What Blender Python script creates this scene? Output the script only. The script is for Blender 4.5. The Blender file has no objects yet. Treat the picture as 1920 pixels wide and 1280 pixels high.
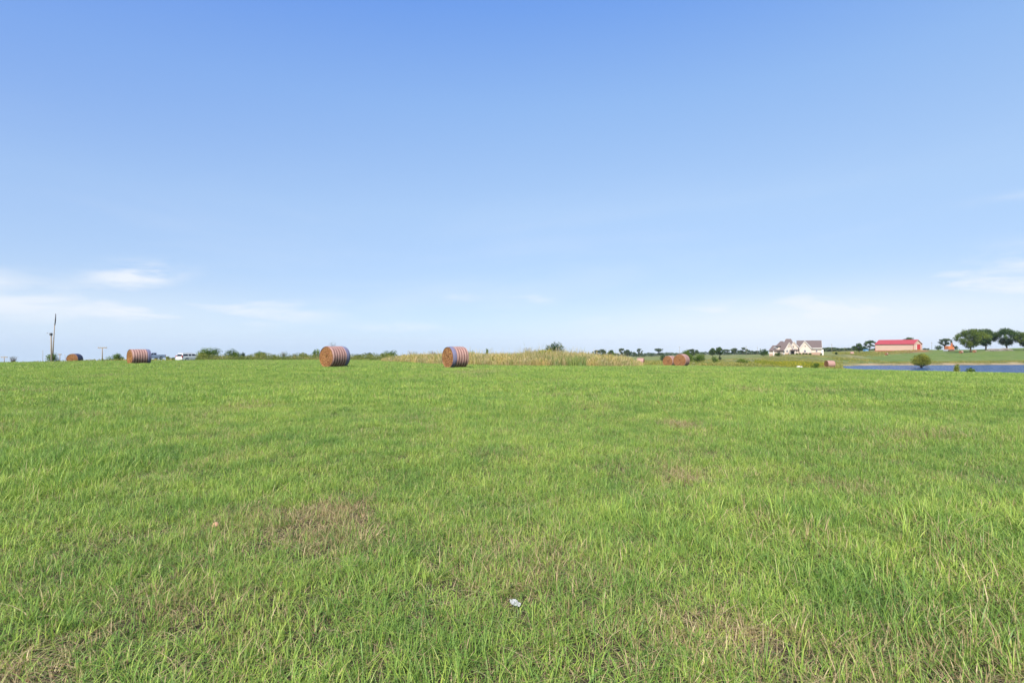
import bpy, bmesh, math, random
import numpy as np
from mathutils import Vector, Matrix, noise as mnoise
D = bpy.data; S = bpy.context.scene; C = S.collection
PI = math.pi
# ---------------------------------------------------------------- camera
CAMZ = 1.35; HOR = 654.0; F = 960.0
cam = D.objects.new('camera', D.cameras.new('camera')); C.objects.link(cam); S.camera = cam
cam.data.lens = 18.0; cam.data.sensor_width = 36.0
cam.data.clip_start = 0.05; cam.data.clip_end = 9000
cam.location = (0, 0, CAMZ)
cam.rotation_euler = (PI/2 + math.atan((HOR-640)/F), 0, 0)
# ---------------------------------------------------------------- sun, sky, exposure
SUNH = Vector((-0.28, -1.0)).normalized(); SEL = math.radians(43)
sl = D.lights.new('sun', 'SUN'); sl.energy = 4.8; sl.angle = math.radians(0.53); sl.color = (1.0, 0.95, 0.87)
sun = D.objects.new('sun', sl); C.objects.link(sun)
sd = Vector((SUNH.x*math.cos(SEL), SUNH.y*math.cos(SEL), math.sin(SEL)))
sun.rotation_euler = sd.to_track_quat('Z', 'Y').to_euler(); sun.location = (0, -20, 60)
S.view_settings.view_transform = 'Standard'; S.view_settings.look = 'None'
S.view_settings.gamma = 1.0; S.view_settings.exposure = 0.8; S.view_settings.use_curve_mapping = False

class NT:
    def __init__(s, tree): s.t = tree; s.n = tree.nodes; s.l = tree.links
    def new(s, typ, **kw):
        nd = s.n.new(typ)
        for k, v in kw.items(): setattr(nd, k, v)
        return nd
    def put(s, nd, key, val):
        if isinstance(val, bpy.types.NodeSocket): s.l.new(val, nd.inputs[key])
        else: nd.inputs[key].default_value = val
    def math(s, op, a, b=0.0, c=0.0, clamp=False):
        nd = s.new('ShaderNodeMath', operation=op); nd.use_clamp = clamp
        s.put(nd, 0, a); s.put(nd, 1, b); s.put(nd, 2, c); return nd.outputs[0]
    def ramp(s, f, stops, interp='LINEAR'):
        nd = s.new('ShaderNodeValToRGB'); e = nd.color_ramp.elements; nd.color_ramp.interpolation = interp
        while len(e) < len(stops): e.new(0.5)
        for i, (p, c) in enumerate(stops):
            e[i].position = p
            e[i].color = (c[0], c[1], c[2], 1) if hasattr(c, '__len__') else (c, c, c, 1)
        s.put(nd, 0, f); return nd.outputs[0]
    def mix(s, f, a, b, mode='MIX'):
        nd = s.new('ShaderNodeMix', data_type='RGBA', blend_type=mode)
        s.put(nd, 0, f)
        for k, v in ((6, a), (7, b)):
            if not isinstance(v, bpy.types.NodeSocket): v = (v[0], v[1], v[2], 1)
            s.put(nd, k, v)
        return nd.outputs[2]
    def noise(s, vec, scale, detail=4, rough=0.55, dist=0.0):
        nd = s.new('ShaderNodeTexNoise'); s.put(nd, 'Scale', scale); s.put(nd, 'Detail', detail)
        s.put(nd, 'Roughness', rough); s.put(nd, 'Distortion', dist)
        if vec is not None: s.put(nd, 'Vector', vec)
        return nd.outputs[0]
    def smooth(s, v, a, b):
        nd = s.new('ShaderNodeMapRange', interpolation_type='SMOOTHSTEP')
        s.put(nd, 0, v); s.put(nd, 1, a); s.put(nd, 2, b); return nd.outputs[0]

W = D.worlds.new('World'); S.world = W; W.use_nodes = True
w = NT(W.node_tree); w.n.clear()
tc = w.new('ShaderNodeTexCoord'); sep = w.new('ShaderNodeSeparateXYZ'); w.l.new(tc.outputs['Generated'], sep.inputs[0])
X, Y, Z = sep.outputs
# the sky keeps its horizon colour just below the horizon (the land falls away there)
Zc = w.math('MAXIMUM', Z, 0.004)
cmb = w.new('ShaderNodeCombineXYZ'); w.put(cmb, 0, X); w.put(cmb, 1, Y); w.put(cmb, 2, Zc)
sky = w.new('ShaderNodeTexSky', sky_type='NISHITA'); sky.sun_disc = False
sky.sun_elevation = SEL; sky.sun_rotation = math.atan2(SUNH.x, SUNH.y)
sky.altitude = 200; sky.air_density = 1.0; sky.dust_density = 0.6; sky.ozone_density = 2.0
w.l.new(cmb.outputs[0], sky.inputs[0])
# measured colour of this particular sky by elevation, laid over the physical one
EL = w.math('ARCSINE', Zc)
grad = w.ramp(w.math('DIVIDE', EL, PI/2), [(0.0, (2.38, 3.72, 5.75)), (0.06, (2.55, 3.45, 5.15)), (0.164, (2.58, 3.72, 5.52)), (0.281, (1.84, 3.18, 5.74)), (0.378, (1.06, 2.37, 5.76)), (0.7, (0.6, 1.6, 4.6))])
base = w.mix(0.7, sky.outputs[0], grad)
base = w.mix(w.math('MULTIPLY', w.smooth(w.math('DIVIDE', X, w.math('ADD', w.math('ABSOLUTE', Y), 0.05)), 0.2, -1.3), w.smooth(EL, 0.05, 0.45)), base, w.mix(1.0, base, (0.72, 0.80, 0.97), 'MULTIPLY'))
# thin clouds: azimuth / elevation in degrees
AZ = w.math('MULTIPLY', w.math('ARCTAN2', X, Y), 180/PI); ELD = w.math('MULTIPLY', w.math('ARCSINE', Z), 180/PI)
cv = w.new('ShaderNodeCombineXYZ'); w.put(cv, 0, w.math('MULTIPLY', AZ, 0.11)); w.put(cv, 1, w.math('MULTIPLY', ELD, 0.5))
w.put(cv, 2, 3.7)
n1 = w.noise(cv.outputs[0], 1.0, 6, 0.55, 0.35)
cv2 = w.new('ShaderNodeCombineXYZ'); w.put(cv2, 0, w.math('MULTIPLY', AZ, 0.03)); w.put(cv2, 1, w.math('ADD', w.math('MULTIPLY', ELD, 0.16), w.math('MULTIPLY', AZ, -0.012))); w.put(cv2, 2, 9.1)
n2 = w.noise(cv2.outputs[0], 1.0, 7, 0.6, 0.5)
def blob(az, el, ra, re, tilt=0.0):
    a = w.math('SUBTRACT', AZ, az); e = w.math('SUBTRACT', w.math('SUBTRACT', ELD, el), w.math('MULTIPLY', a, tilt))
    q = w.math('ADD', w.math('POWER', w.math('ABSOLUTE', w.math('DIVIDE', a, ra)), 2.0), w.math('POWER', w.math('ABSOLUTE', w.math('DIVIDE', e, re)), 2.0))
    return w.math('EXPONENT', w.math('MULTIPLY', q, -1.0))
def acc(items):
    out = None
    for b, k in items:
        v = w.math('MULTIPLY', b, k); out = v if out is None else w.math('ADD', out, v)
    return out
reg = acc([(blob(-36.0, 6.8, 3.0, 1.1, 0.18), 1.9), (blob(-40, 3.4, 14, 1.7), 0.85), (blob(-30, 3.2, 7, 1.2), 0.6), (blob(-47, 5.0, 4.5, 1.4), 0.8),
           (blob(-4.5, 5.6, 2.6, 0.55), 1.5), (blob(2.0, 5.4, 3.2, 0.6), 1.0), (blob(-12.5, 2.2, 4, 0.7), 0.9), (blob(-24, 4.2, 6, 1.2), 0.55),
           (blob(20, 3.2, 13, 1.5, 0.04), 0.9), (blob(38, 4.0, 14, 2.4, 0.07), 1.25), (blob(45, 6.8, 7, 1.2, 0.1), 0.8), (blob(46, 12.0, 4, 0.4), 0.35)])
wisp = w.math('MULTIPLY', reg, w.smooth(n1, 0.33, 0.68), clamp=True)
veil = w.math('MULTIPLY', w.smooth(n2, 0.42, 0.75), w.math('MULTIPLY', w.smooth(ELD, 22.0, 1.0), 0.22))
low = acc([(blob(32, 2.2, 25, 3.2, 0.03), 0.95), (blob(-40, 3.0, 18, 2.6), 0.42)])
low = w.math('MULTIPLY', low, w.math('ADD', w.math('MULTIPLY', n2, 0.7), 0.6))
cl = w.math('MULTIPLY', w.math('MAXIMUM', w.math('MAXIMUM', wisp, veil), low), 0.80, clamp=True)
skyc = w.mix(cl, base, (5.35, 5.55, 5.85))
bg = w.new('ShaderNodeBackground'); w.l.new(skyc, bg.inputs[0]); bg.inputs[1].default_value = 0.1
wo = w.new('ShaderNodeOutputWorld'); w.l.new(bg.outputs[0], wo.inputs[0])

# ---------------------------------------------------------------- helpers
def tag(o, label=None, cat=None, group=None, kind=None):
    if label: o['label'] = label
    if cat: o['category'] = cat
    if group: o['group'] = group
    if kind: o['kind'] = kind
    return o
def empty(name, loc, rz=0, label=None, cat=None, group=None):
    o = D.objects.new(name, None); C.objects.link(o); o.location = loc; o.rotation_euler = (0, 0, rz)
    o.empty_display_size = 0.2
    return tag(o, label, cat, group)
def mesh_np(name, verts, faces_idx, nloop, mats, parent=None, smooth=False, attrs=None, link=True):
    """verts (n,3), faces_idx flat loop vertex indices, nloop corners per face (int or array)"""
    me = D.meshes.new(name); nv = len(verts)
    me.vertices.add(nv); me.vertices.foreach_set('co', np.asarray(verts, np.float32).ravel())
    fi = np.asarray(faces_idx, np.int32).ravel()
    nf = len(fi)//nloop if isinstance(nloop, int) else len(nloop)
    cnt = np.full(nf, nloop) if isinstance(nloop, int) else np.asarray(nloop)
    st = np.concatenate(([0], np.cumsum(cnt)[:-1])).astype(np.int32)
    me.loops.add(len(fi)); me.loops.foreach_set('vertex_index', fi)
    me.polygons.add(nf); me.polygons.foreach_set('loop_start', st)
    me.update(calc_edges=True); me.validate()
    if smooth: me.polygons.foreach_set('use_smooth', np.ones(len(me.polygons), bool))
    for k, v in (attrs or {}).items():
        v = np.asarray(v, np.float32)
        if v.ndim == 2:
            a = me.attributes.new(k, 'FLOAT_COLOR', 'POINT'); a.data.foreach_set('color', np.c_[v, np.ones(nv)].astype(np.float32).ravel())
        else:
            a = me.attributes.new(k, 'FLOAT', 'POINT'); a.data.foreach_set('value', v)
    for m in (mats if isinstance(mats, (list, tuple)) else [mats]): me.materials.append(m)
    o = D.objects.new(name, me)
    if link: C.objects.link(o)
    if parent: o.parent = parent
    return o
class MB:
    """collects simple solids and links them as ONE mesh"""
    def __init__(s): s.bm = bmesh.new()
    def box(s, x0, x1, y0, y1, z0, z1, bev=0.0, M=None):
        r = bmesh.ops.create_cube(s.bm, size=1.0)
        vs = r['verts']
        for v in vs: v.co = Vector(((v.co.x+.5)*(x1-x0)+x0, (v.co.y+.5)*(y1-y0)+y0, (v.co.z+.5)*(z1-z0)+z0))
        if bev > 0:
            es = list({e for v in vs for e in v.link_edges})
            r = bmesh.ops.bevel(s.bm, geom=es, offset=bev, segments=2, affect='EDGES'); vs = list({v for f in r['faces'] for v in f.verts} | {v for v in vs if v.is_valid})
        if M is not None:
            for v in vs: v.co = M @ v.co
        return s
    def poly(s, pts):
        s.bm.faces.new([s.bm.verts.new(p) for p in pts]); return s
    def prism(s, pts, ax, a0, a1):
        """2-D outline pts extruded along axis ax ('x','y','z') from a0 to a1"""
        def P(p, a):
            return {'x': (a, p[0], p[1]), 'y': (p[0], a, p[1]), 'z': (p[0], p[1], a)}[ax]
        A = [s.bm.verts.new(P(p, a0)) for p in pts]; B = [s.bm.verts.new(P(p, a1)) for p in pts]
        s.bm.faces.new(A); s.bm.faces.new(B[::-1])
        n = len(pts)
        for i in range(n): s.bm.faces.new((A[i], B[i], B[(i+1) % n], A[(i+1) % n]))
        return s
    def tube(s, path, radii, seg=8, cap=True):
        rings = []
        for i, p in enumerate(path):
            p = Vector(p); d = (Vector(path[min(i+1, len(path)-1)]) - Vector(path[max(i-1, 0)])).normalized()
            up = Vector((0, 0, 1)) if abs(d.z) < 0.9 else Vector((1, 0, 0))
            a = d.cross(up).normalized(); b = d.cross(a)
            r = radii[i] if hasattr(radii, '__len__') else radii
            rings.append([s.bm.verts.new(p + (a*math.cos(2*PI*k/seg) + b*math.sin(2*PI*k/seg))*r) for k in range(seg)])
        for i in range(len(rings)-1):
            for k in range(seg):
                s.bm.faces.new((rings[i][k], rings[i][(k+1) % seg], rings[i+1][(k+1) % seg], rings[i+1][k]))
        if cap: s.bm.faces.new(rings[0][::-1]); s.bm.faces.new(rings[-1])
        return s
    def lathe(s, prof, seg, c=(0, 0, 0), axis='x', jit=0.0, rnd=None):
        """prof [(along, radius)] turned round the axis"""
        rings = []
        for (a, r) in prof:
            ring = []
            for k in range(seg):
                t = 2*PI*k/seg; rr = r*(1 + (rnd.uniform(-jit, jit) if rnd else 0))
                if axis == 'x': v = (c[0]+a, c[1]+rr*math.cos(t), c[2]+rr*math.sin(t))
                elif axis == 'y': v = (c[0]+rr*math.cos(t), c[1]+a, c[2]+rr*math.sin(t))
                else: v = (c[0]+rr*math.cos(t), c[1]+rr*math.sin(t), c[2]+a)
                ring.append(s.bm.verts.new(v))
            rings.append(ring)
        for i in range(len(rings)-1):
            for k in range(seg):
                s.bm.faces.new((rings[i][k], rings[i][(k+1) % seg], rings[i+1][(k+1) % seg], rings[i+1][k]))
        s.bm.faces.new(rings[0][::-1]); s.bm.faces.new(rings[-1])
        return s
    def build(s, name, mat, parent=None, smooth=False, auto=False):
        bmesh.ops.recalc_face_normals(s.bm, faces=s.bm.faces)
        me = D.meshes.new(name); s.bm.to_mesh(me); s.bm.free(); me.materials.append(mat)
        if smooth or auto:
            for p in me.polygons: p.use_smooth = True
        if auto: me.set_sharp_from_angle(angle=math.radians(35))
        o = D.objects.new(name, me); C.objects.link(o)
        if parent: o.parent = parent
        return o
def copy_tree(o, loc, rz, label, parent=None):
    c = o.copy(); C.objects.link(c)
    if parent is None:
        c.location = loc; c.rotation_euler = (0, 0, rz); c['label'] = label
    else: c.parent = parent
    for ch in [x for x in D.objects if x.parent == o]: copy_tree(ch, None, None, None, c)
    return c

# ---------------------------------------------------------------- materials
def mat(name, col, rough=0.7, metal=0.0, var=0.12, scale=6.0, bump=0.0, spec=0.4, coat=0.0, coords='Object'):
    m = D.materials.new(name); m.use_nodes = True; t = NT(m.node_tree); b = t.n['Principled BSDF']
    tcn = t.new('ShaderNodeTexCoord'); nz = t.noise(tcn.outputs[coords], scale, 5, 0.6)
    k = t.math('ADD', t.math('MULTIPLY', nz, 2*var), 1-var)
    hc = t.new('ShaderNodeCombineXYZ')
    for i in range(3): t.put(hc, i, k)
    c = t.mix(1.0, col, hc.outputs[0], 'MULTIPLY')
    t.put(b, 'Base Color', c); b.inputs['Roughness'].default_value = rough; b.inputs['Metallic'].default_value = metal
    b.inputs['Specular IOR Level'].default_value = spec; b.inputs['Coat Weight'].default_value = coat
    if bump > 0:
        bp = t.new('ShaderNodeBump'); t.put(bp, 'Height', t.noise(tcn.outputs[coords], scale*4, 4)); bp.inputs['Strength'].default_value = bump
        t.l.new(bp.outputs[0], b.inputs['Normal'])
    return m
def foliage_mat(name, dark, mid, light, trans=0.35, alt=None):
    """leaf material: every leaf carries its own random tint in the attribute 'v'"""
    m = D.materials.new(name); m.use_nodes = True; t = NT(m.node_tree); t.n.clear()
    at = t.new('ShaderNodeAttribute', attribute_name='v')
    c = t.ramp(at.outputs['Fac'], [(0.0, dark), (0.5, mid), (1.0, light)] if alt is None else [(0.0, dark), (0.45, mid), (0.8, light), (0.86, alt), (1.0, alt)])
    g = t.new('ShaderNodeNewGeometry'); nz = t.noise(g.outputs['Position'], 0.6, 3)
    c = t.mix(t.smooth(nz, 0.35, 0.7), c, t.mix(1.0, c, (1.35, 1.2, 0.9), 'MULTIPLY'))
    d = t.new('ShaderNodeBsdfDiffuse'); tr = t.new('ShaderNodeBsdfTranslucent'); t.put(d, 0, c)
    t.put(tr, 0, t.mix(1.0, c, (1.2, 1.35, 0.5), 'MULTIPLY'))
    mx = t.new('ShaderNodeMixShader'); t.put(mx, 0, trans); t.l.new(d.outputs[0], mx.inputs[1]); t.l.new(tr.outputs[0], mx.inputs[2])
    o = t.new('ShaderNodeOutputMaterial'); t.l.new(mx.outputs[0], o.inputs[0]); return m

# ---------------------------------------------------------------- numpy value noise
class VN:
    def __init__(s, seed, n=256): s.g = np.random.default_rng(seed).random((n, n)); s.n = n
    def __call__(s, x, y):
        xi = np.floor(x).astype(int); yi = np.floor(y).astype(int); fx = x-xi; fy = y-yi
        fx = fx*fx*(3-2*fx); fy = fy*fy*(3-2*fy); n = s.n; g = s.g
        a = g[xi % n, yi % n]; b = g[(xi+1) % n, yi % n]; c = g[xi % n, (yi+1) % n]; d = g[(xi+1) % n, (yi+1) % n]
        return (a*(1-fx)+b*fx)*(1-fy)+(c*(1-fx)+d*fx)*fy
    def fbm(s, x, y, o=4):
        v = 0; a = 0.5; t = 0
        for i in range(o): v = v+a*s(x*2**i+17.3*i, y*2**i+9.1*i); t += a; a *= 0.5
        return v/t
vn1, vn2, vn3 = VN(1), VN(2), VN(3)

# ---------------------------------------------------------------- the lie of the land
# for bearings across the view: (depth, height seen as image row) knots; near the camera the meadow is level
WZ = -4.0
COLS = {
 -300: [(62,678.5),(85,687),(120,694),(300,692),(900,690),(3500,688)],
 0:    [(62,678),(80,684),(120,690),(300,690),(900,689),(3500,687)],
 110:  [(64,676.5),(84,681.5),(110,685),(300,688),(900,688),(3500,686)],
 200:  [(68,673.5),(90,677),(120,681),(300,686),(900,686),(3500,684)],
 300:  [(70,673.7),(95,676),(135,678),(300,682),(900,684),(3500,682)],
 400:  [(70,672.6),(95,675),(120,677.3),(300,680),(900,681),(3500,679)],
 640:  [(72,672.6),(95,674.5),(140,678),(300,680),(900,679),(3500,677)],
 760:  [(46,681.5),(60,676.5),(80,675.5),(130,680),(300,680),(900,678),(3500,675)],
 960:  [(46,684),(60,679),(90,680),(200,679),(500,676),(1000,672),(3500,668)],
 1130: [(46,685.5),(60,683),(90,683),(200,678),(500,670),(1000,667.5),(3500,667)],
 1220: [(46,687),(66,684.3),(95,684),(150,681),(300,673),(500,668),(1000,667),(3500,668)],
 1310: [(46,688),(66,685),(90,684.5),(130,682),(220,676),(350,669),(600,664.5),(1200,664),(3500,666)],
 1430: [(46,689),(60,686.8),(80,688),(110,686),(160,681),(220,671),(300,666),(500,663.5),(3500,665)],
 1480: [(46,690),(58,687.5),(80,690),(120,687.5),(160,681),(205,669),(232,663.6),(300,661.5),(500,660),(3500,662)],
 1560: [(44,691.5),(54,689.2),(70,692),(100,692),(130,689.8),(165,685),(205,673),(240,664.5),(330,660.5),(500,658.5),(3500,660)],
 1650: [(44,693),(50,691.5),(62,696),(80,703),(105,703.5),(150,692),(165,685.2),(178,681),(200,678),(280,668),(322,659),(334,657.4),(500,656),(3500,658)],
 1720: [(43,694.5),(48,693),(60,698),(80,705),(105,703.5),(152,692),(167,684.9),(178,680),(200,677),(285,663.5),(318,656.8),(340,656.3),(500,655.5),(3500,657)],
 1810: [(42,696),(46,695),(58,700),(80,706),(105,703.5),(155,692),(170,684),(180,679),(200,676),(255,662.5),(300,656.2),(500,655.5),(3500,657)],
 1920: [(40,698.5),(44,697.5),(56,703),(80,708),(105,703.5),(160,691),(174,683.3),(182,678),(200,675),(255,660),(290,652.2),(500,652.5),(3500,654)],
 2250: [(38,701),(42,700),(56,706),(80,709),(105,703.5),(165,691),(178,683),(186,677),(205,673),(255,657),(290,649),(500,650),(3500,652)],
}
LD = np.linspace(math.log(2.0), math.log(3500), 360)
_pxs = sorted(COLS); _tab = []
for p in _pxs:
    k = COLS[p]; crest = k[1][1] if p >= 1560 else k[0][1]
    z32 = min(0.02, CAMZ-(crest+3.5-HOR)/F*32) if p > 1200 else 0.02
    wr = min(1, max(0, (p-1380)/250)); z32 -= .12*wr
    d = [1.0, 20.0, 32.0]; zz = [0.0, -.04*wr, z32]
    for (dd, py) in k: d.append(dd); zz.append(CAMZ-(py-HOR)/F*dd-((0.24 if 200 <= p <= 640 else (0.19 if p >= 1430 else 0.14)) if dd < 100 else 0.0))
    v = np.interp(LD, np.log(d), zz)
    ker = np.hanning(9); ker /= ker.sum(); v = np.convolve(np.pad(v, 4, mode='edge'), ker, 'valid')
    _tab.append(v)
_tab = np.array(_tab); _az = np.arctan((np.array(_pxs)-960)/F); _cos = np.cos(_az)
AZG = np.linspace(_az[0], _az[-1], 400)
_tabg = np.empty((400, 360))
for j in range(360): _tabg[:, j] = np.interp(AZG, _az, _tab[:, j])
_k = np.hanning(9); _k /= _k.sum()
for j in range(360): _tabg[:, j] = np.convolve(np.pad(_tabg[:, j], 4, mode='edge'), _k, 'valid')
def hgt(x, y):
    x = np.asarray(x, float); y = np.asarray(y, float)
    r = np.hypot(x, y)+1e-6; az = np.clip(np.arctan2(x, y), AZG[0], AZG[-1]); dep = r*np.cos(az)
    ld = np.clip(np.log(np.maximum(dep, 2.0)), LD[0], LD[-1])
    a = (az-AZG[0])/(AZG[1]-AZG[0]); i = np.clip(a.astype(int), 0, 398); fa = a-i
    b = (ld-LD[0])/(LD[1]-LD[0]); j = np.clip(b.astype(int), 0, 358); fb = b-j
    z = (_tabg[i, j]*(1-fa)+_tabg[i+1, j]*fa)*(1-fb)+(_tabg[i, j+1]*(1-fa)+_tabg[i+1, j+1]*fa)*fb
    z = z+(vn1.fbm(x*0.45, y*0.45, 2)-0.5)*0.07*np.clip(r/3, 0, 1)+(vn2.fbm(x*0.02, y*0.02)-0.5)*0.5*np.clip((r-90)/150, 0, 1)
    return z
def H(x, y): return float(hgt(np.array([x]), np.array([y]))[0])
def at(px, d, dz=0.0):
    x = (px-960)/F*d; return Vector((x, d, H(x, d)+dz))
def zrow(py, d): return CAMZ-(py-HOR)/F*d
EPX = [-300, 0, 200, 400, 640, 760, 960, 1130, 1220, 1310, 1430, 1560, 1650, 1720, 1810, 1920, 2300]
EDG = [75, 75, 80, 84, 84, 66, 62, 62, 76, 76, 70, 64, 58, 56, 54, 52, 50]
def edge_d(px): return np.interp(px, EPX, EDG)

# ground sheet (polar, one sheet to beyond the horizon)
azs = np.concatenate((np.radians(np.arange(-180, -56, 4.0)), np.radians(np.arange(-56, 56.01, 0.22)), np.radians(np.arange(60, 180.1, 4.0))))
rr = np.concatenate(([0.05], np.exp(np.linspace(math.log(0.8), math.log(5200), 330))))
A, R = np.meshgrid(azs, rr, indexing='ij')
gx = R*np.sin(A); gy = R*np.cos(A); gz = hgt(gx, gy)
na, nr = A.shape
def smst(v, a, b):
    t = np.clip((v-a)/(b-a), 0, 1); return t*t*(3-2*t)
az_c = np.clip(A, -0.93, 0.93); gpx = 960+F*np.tan(az_c); dep = R*np.cos(az_c)
m1 = vn1.fbm(gx*0.03, gy*0.03); m2 = vn2.fbm(gx*0.12, gy*0.12, 5); m3 = vn3.fbm(gx*0.35, gy*0.35, 4)
def mixc(c, k, d):
    return c*(1-k[..., None])+np.array(d)*k[..., None]
col = np.zeros(gx.shape+(3,))+np.array((0.052, 0.043, 0.026))             # soil and thatch under the meadow grass
beyond = smst(dep, edge_d(gpx)-6, edge_d(gpx)+4)
col = mixc(col, beyond, (0.13, 0.15, 0.045))
ol = np.zeros_like(col)+np.array((0.150, 0.158, 0.050))
ol = mixc(ol, smst(m2, 0.45, 0.62), (0.215, 0.195, 0.085)); ol = mixc(ol, smst(m3, 0.52, 0.68)*0.8, (0.075, 0.100, 0.030))
ol = mixc(ol, smst(m1, 0.5, 0.62)*0.6, (0.14, 0.19, 0.05))
k = beyond*smst(gpx, 760, 1150)
col = col*(1-k[..., None])+ol*k[..., None]
# mown hill beyond the pond
grn = np.zeros_like(col)+np.array((0.100, 0.152, 0.034)); grn = mixc(grn, smst(m2, 0.4, 0.65)*0.7, (0.140, 0.180, 0.046)); grn = mixc(grn, smst(m3, .5, .7)*.35, (0.17, 0.18, 0.07))
k = smst(gpx+60*(m1-.5), 1600, 1655)*smst(dep+14*(m2-.5), 193, 203)*(1-smst(dep, 285, 300)*(1-smst(gpx, 1735, 1760)))
col = col*(1-k[..., None])+grn*k[..., None]
# sandy bank
k = smst(gpx+50*(m2-.5), 1585, 1625)*smst(dep, 150, 162)*(1-smst(dep+22*(m3-.5), 177, 188))
snd = np.zeros_like(col)+np.array((0.33, 0.245, 0.145)); snd = mixc(snd, smst(m3, .40, .58)*.8, (0.17, 0.14, 0.06)); snd = mixc(snd, smst(dep, 176, 182)*.6, (0.25, 0.22, 0.09))
col = col*(1-k[..., None])+snd*k[..., None]
# red clay pad of the barn, pale track on the right
k = smst(gpx, 1636, 1648)*(1-smst(gpx, 1732, 1746))*smst(dep+10*(m3-.5), 296, 312)*(1-smst(dep, 355, 365))
col = mixc(col, k*.85, (0.27, 0.105, 0.055))
tr = np.exp(-((dep-(104+(gpx-1300)*0.25))/3.0)**2)*smst(gpx, 1225, 1245)*(1-smst(gpx, 1345, 1375))
col = mixc(col, np.clip(tr*1.3, 0, 1)*smst(m3, .3, .5), (0.42, 0.37, 0.25))
idx = np.arange(na*nr).reshape(na, nr)
q = np.stack([idx[:-1, :-1], idx[:-1, 1:], idx[1:, 1:], idx[1:, :-1]], -1)
q = np.concatenate([q.reshape(-1, 4), np.stack([idx[-1, :-1], idx[-1, 1:], idx[0, 1:], idx[0, :-1]], -1)])
q = q[:, ::-1]
gm = D.materials.new('ground'); gm.use_nodes = True; t = NT(gm.node_tree); b = t.n['Principled BSDF']
ga = t.new('ShaderNodeAttribute', attribute_name='cover'); gp = t.new('ShaderNodeNewGeometry')
nf_ = t.noise(gp.outputs['Position'], 9.0, 6, 0.7); nc_ = t.noise(gp.outputs['Position'], 0.8, 5, 0.65)
kk = t.math('MULTIPLY', t.math('ADD', t.math('MULTIPLY', nf_, 1.1), 0.45), t.math('ADD', t.math('MULTIPLY', nc_, 0.8), 0.6))
cc = t.new('ShaderNodeCombineXYZ')
for i in range(3): t.put(cc, i, kk)
t.put(b, 'Base Color', t.mix(1.0, ga.outputs['Color'], cc.outputs[0], 'MULTIPLY')); b.inputs['Roughness'].default_value = 1.0; b.inputs['Specular IOR Level'].default_value = 0.1
bp = t.new('ShaderNodeBump'); bp.inputs['Strength'].default_value = 0.8; bp.inputs['Distance'].default_value = 0.05; t.put(bp, 'Height', nf_); t.l.new(bp.outputs[0], b.inputs['Normal'])
g = mesh_np('ground', np.stack([gx, gy, gz], -1).reshape(-1, 3), q, 4, gm, smooth=True, attrs={'cover': col.reshape(-1, 3)})
tag(g, 'gently rolling green meadow falling to a pond and rising to pasture', 'ground', kind='structure')

# pond
wm = D.materials.new('pond_water'); wm.use_nodes = True; t = NT(wm.node_tree); b = t.n['Principled BSDF']
gp = t.new('ShaderNodeNewGeometry'); mp = t.new('ShaderNodeMapping'); t.l.new(gp.outputs['Position'], mp.inputs[0]); mp.inputs['Scale'].default_value = (0.5, 1.0, 1.0)
n_a = t.noise(mp.outputs[0], 2.2, 5, 0.65); n_b = t.noise(mp.outputs[0], 0.12, 3)
t.put(b, 'Base Color', t.mix(t.smooth(n_b, .35, .65), (0.006, 0.036, 0.110), (0.014, 0.054, 0.15)))
b.inputs['Roughness'].default_value = 0.22; b.inputs['IOR'].default_value = 1.33; b.inputs['Specular IOR Level'].default_value = 0.18
bp = t.new('ShaderNodeBump'); bp.inputs['Strength'].default_value = 1.0; bp.inputs['Distance'].default_value = 0.35; t.put(bp, 'Height', n_a); t.l.new(bp.outputs[0], b.inputs['Normal'])
pa = np.linspace(math.atan((1535-960)/F), math.atan((2250-960)/F), 60); pv = []; 
for d_ in np.linspace(66, 183, 30):
    for a_ in pa: pv.append((d_*math.tan(a_), d_, WZ))
pi_ = np.arange(30*60).reshape(30, 60)
pq = np.stack([pi_[:-1, :-1], pi_[:-1, 1:], pi_[1:, 1:], pi_[1:, :-1]], -1).reshape(-1, 4)
po = mesh_np('pond_water', np.array(pv), pq, 4, wm); tag(po, 'wind-rippled deep blue pond below the meadow', 'pond', kind='structure')

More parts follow.
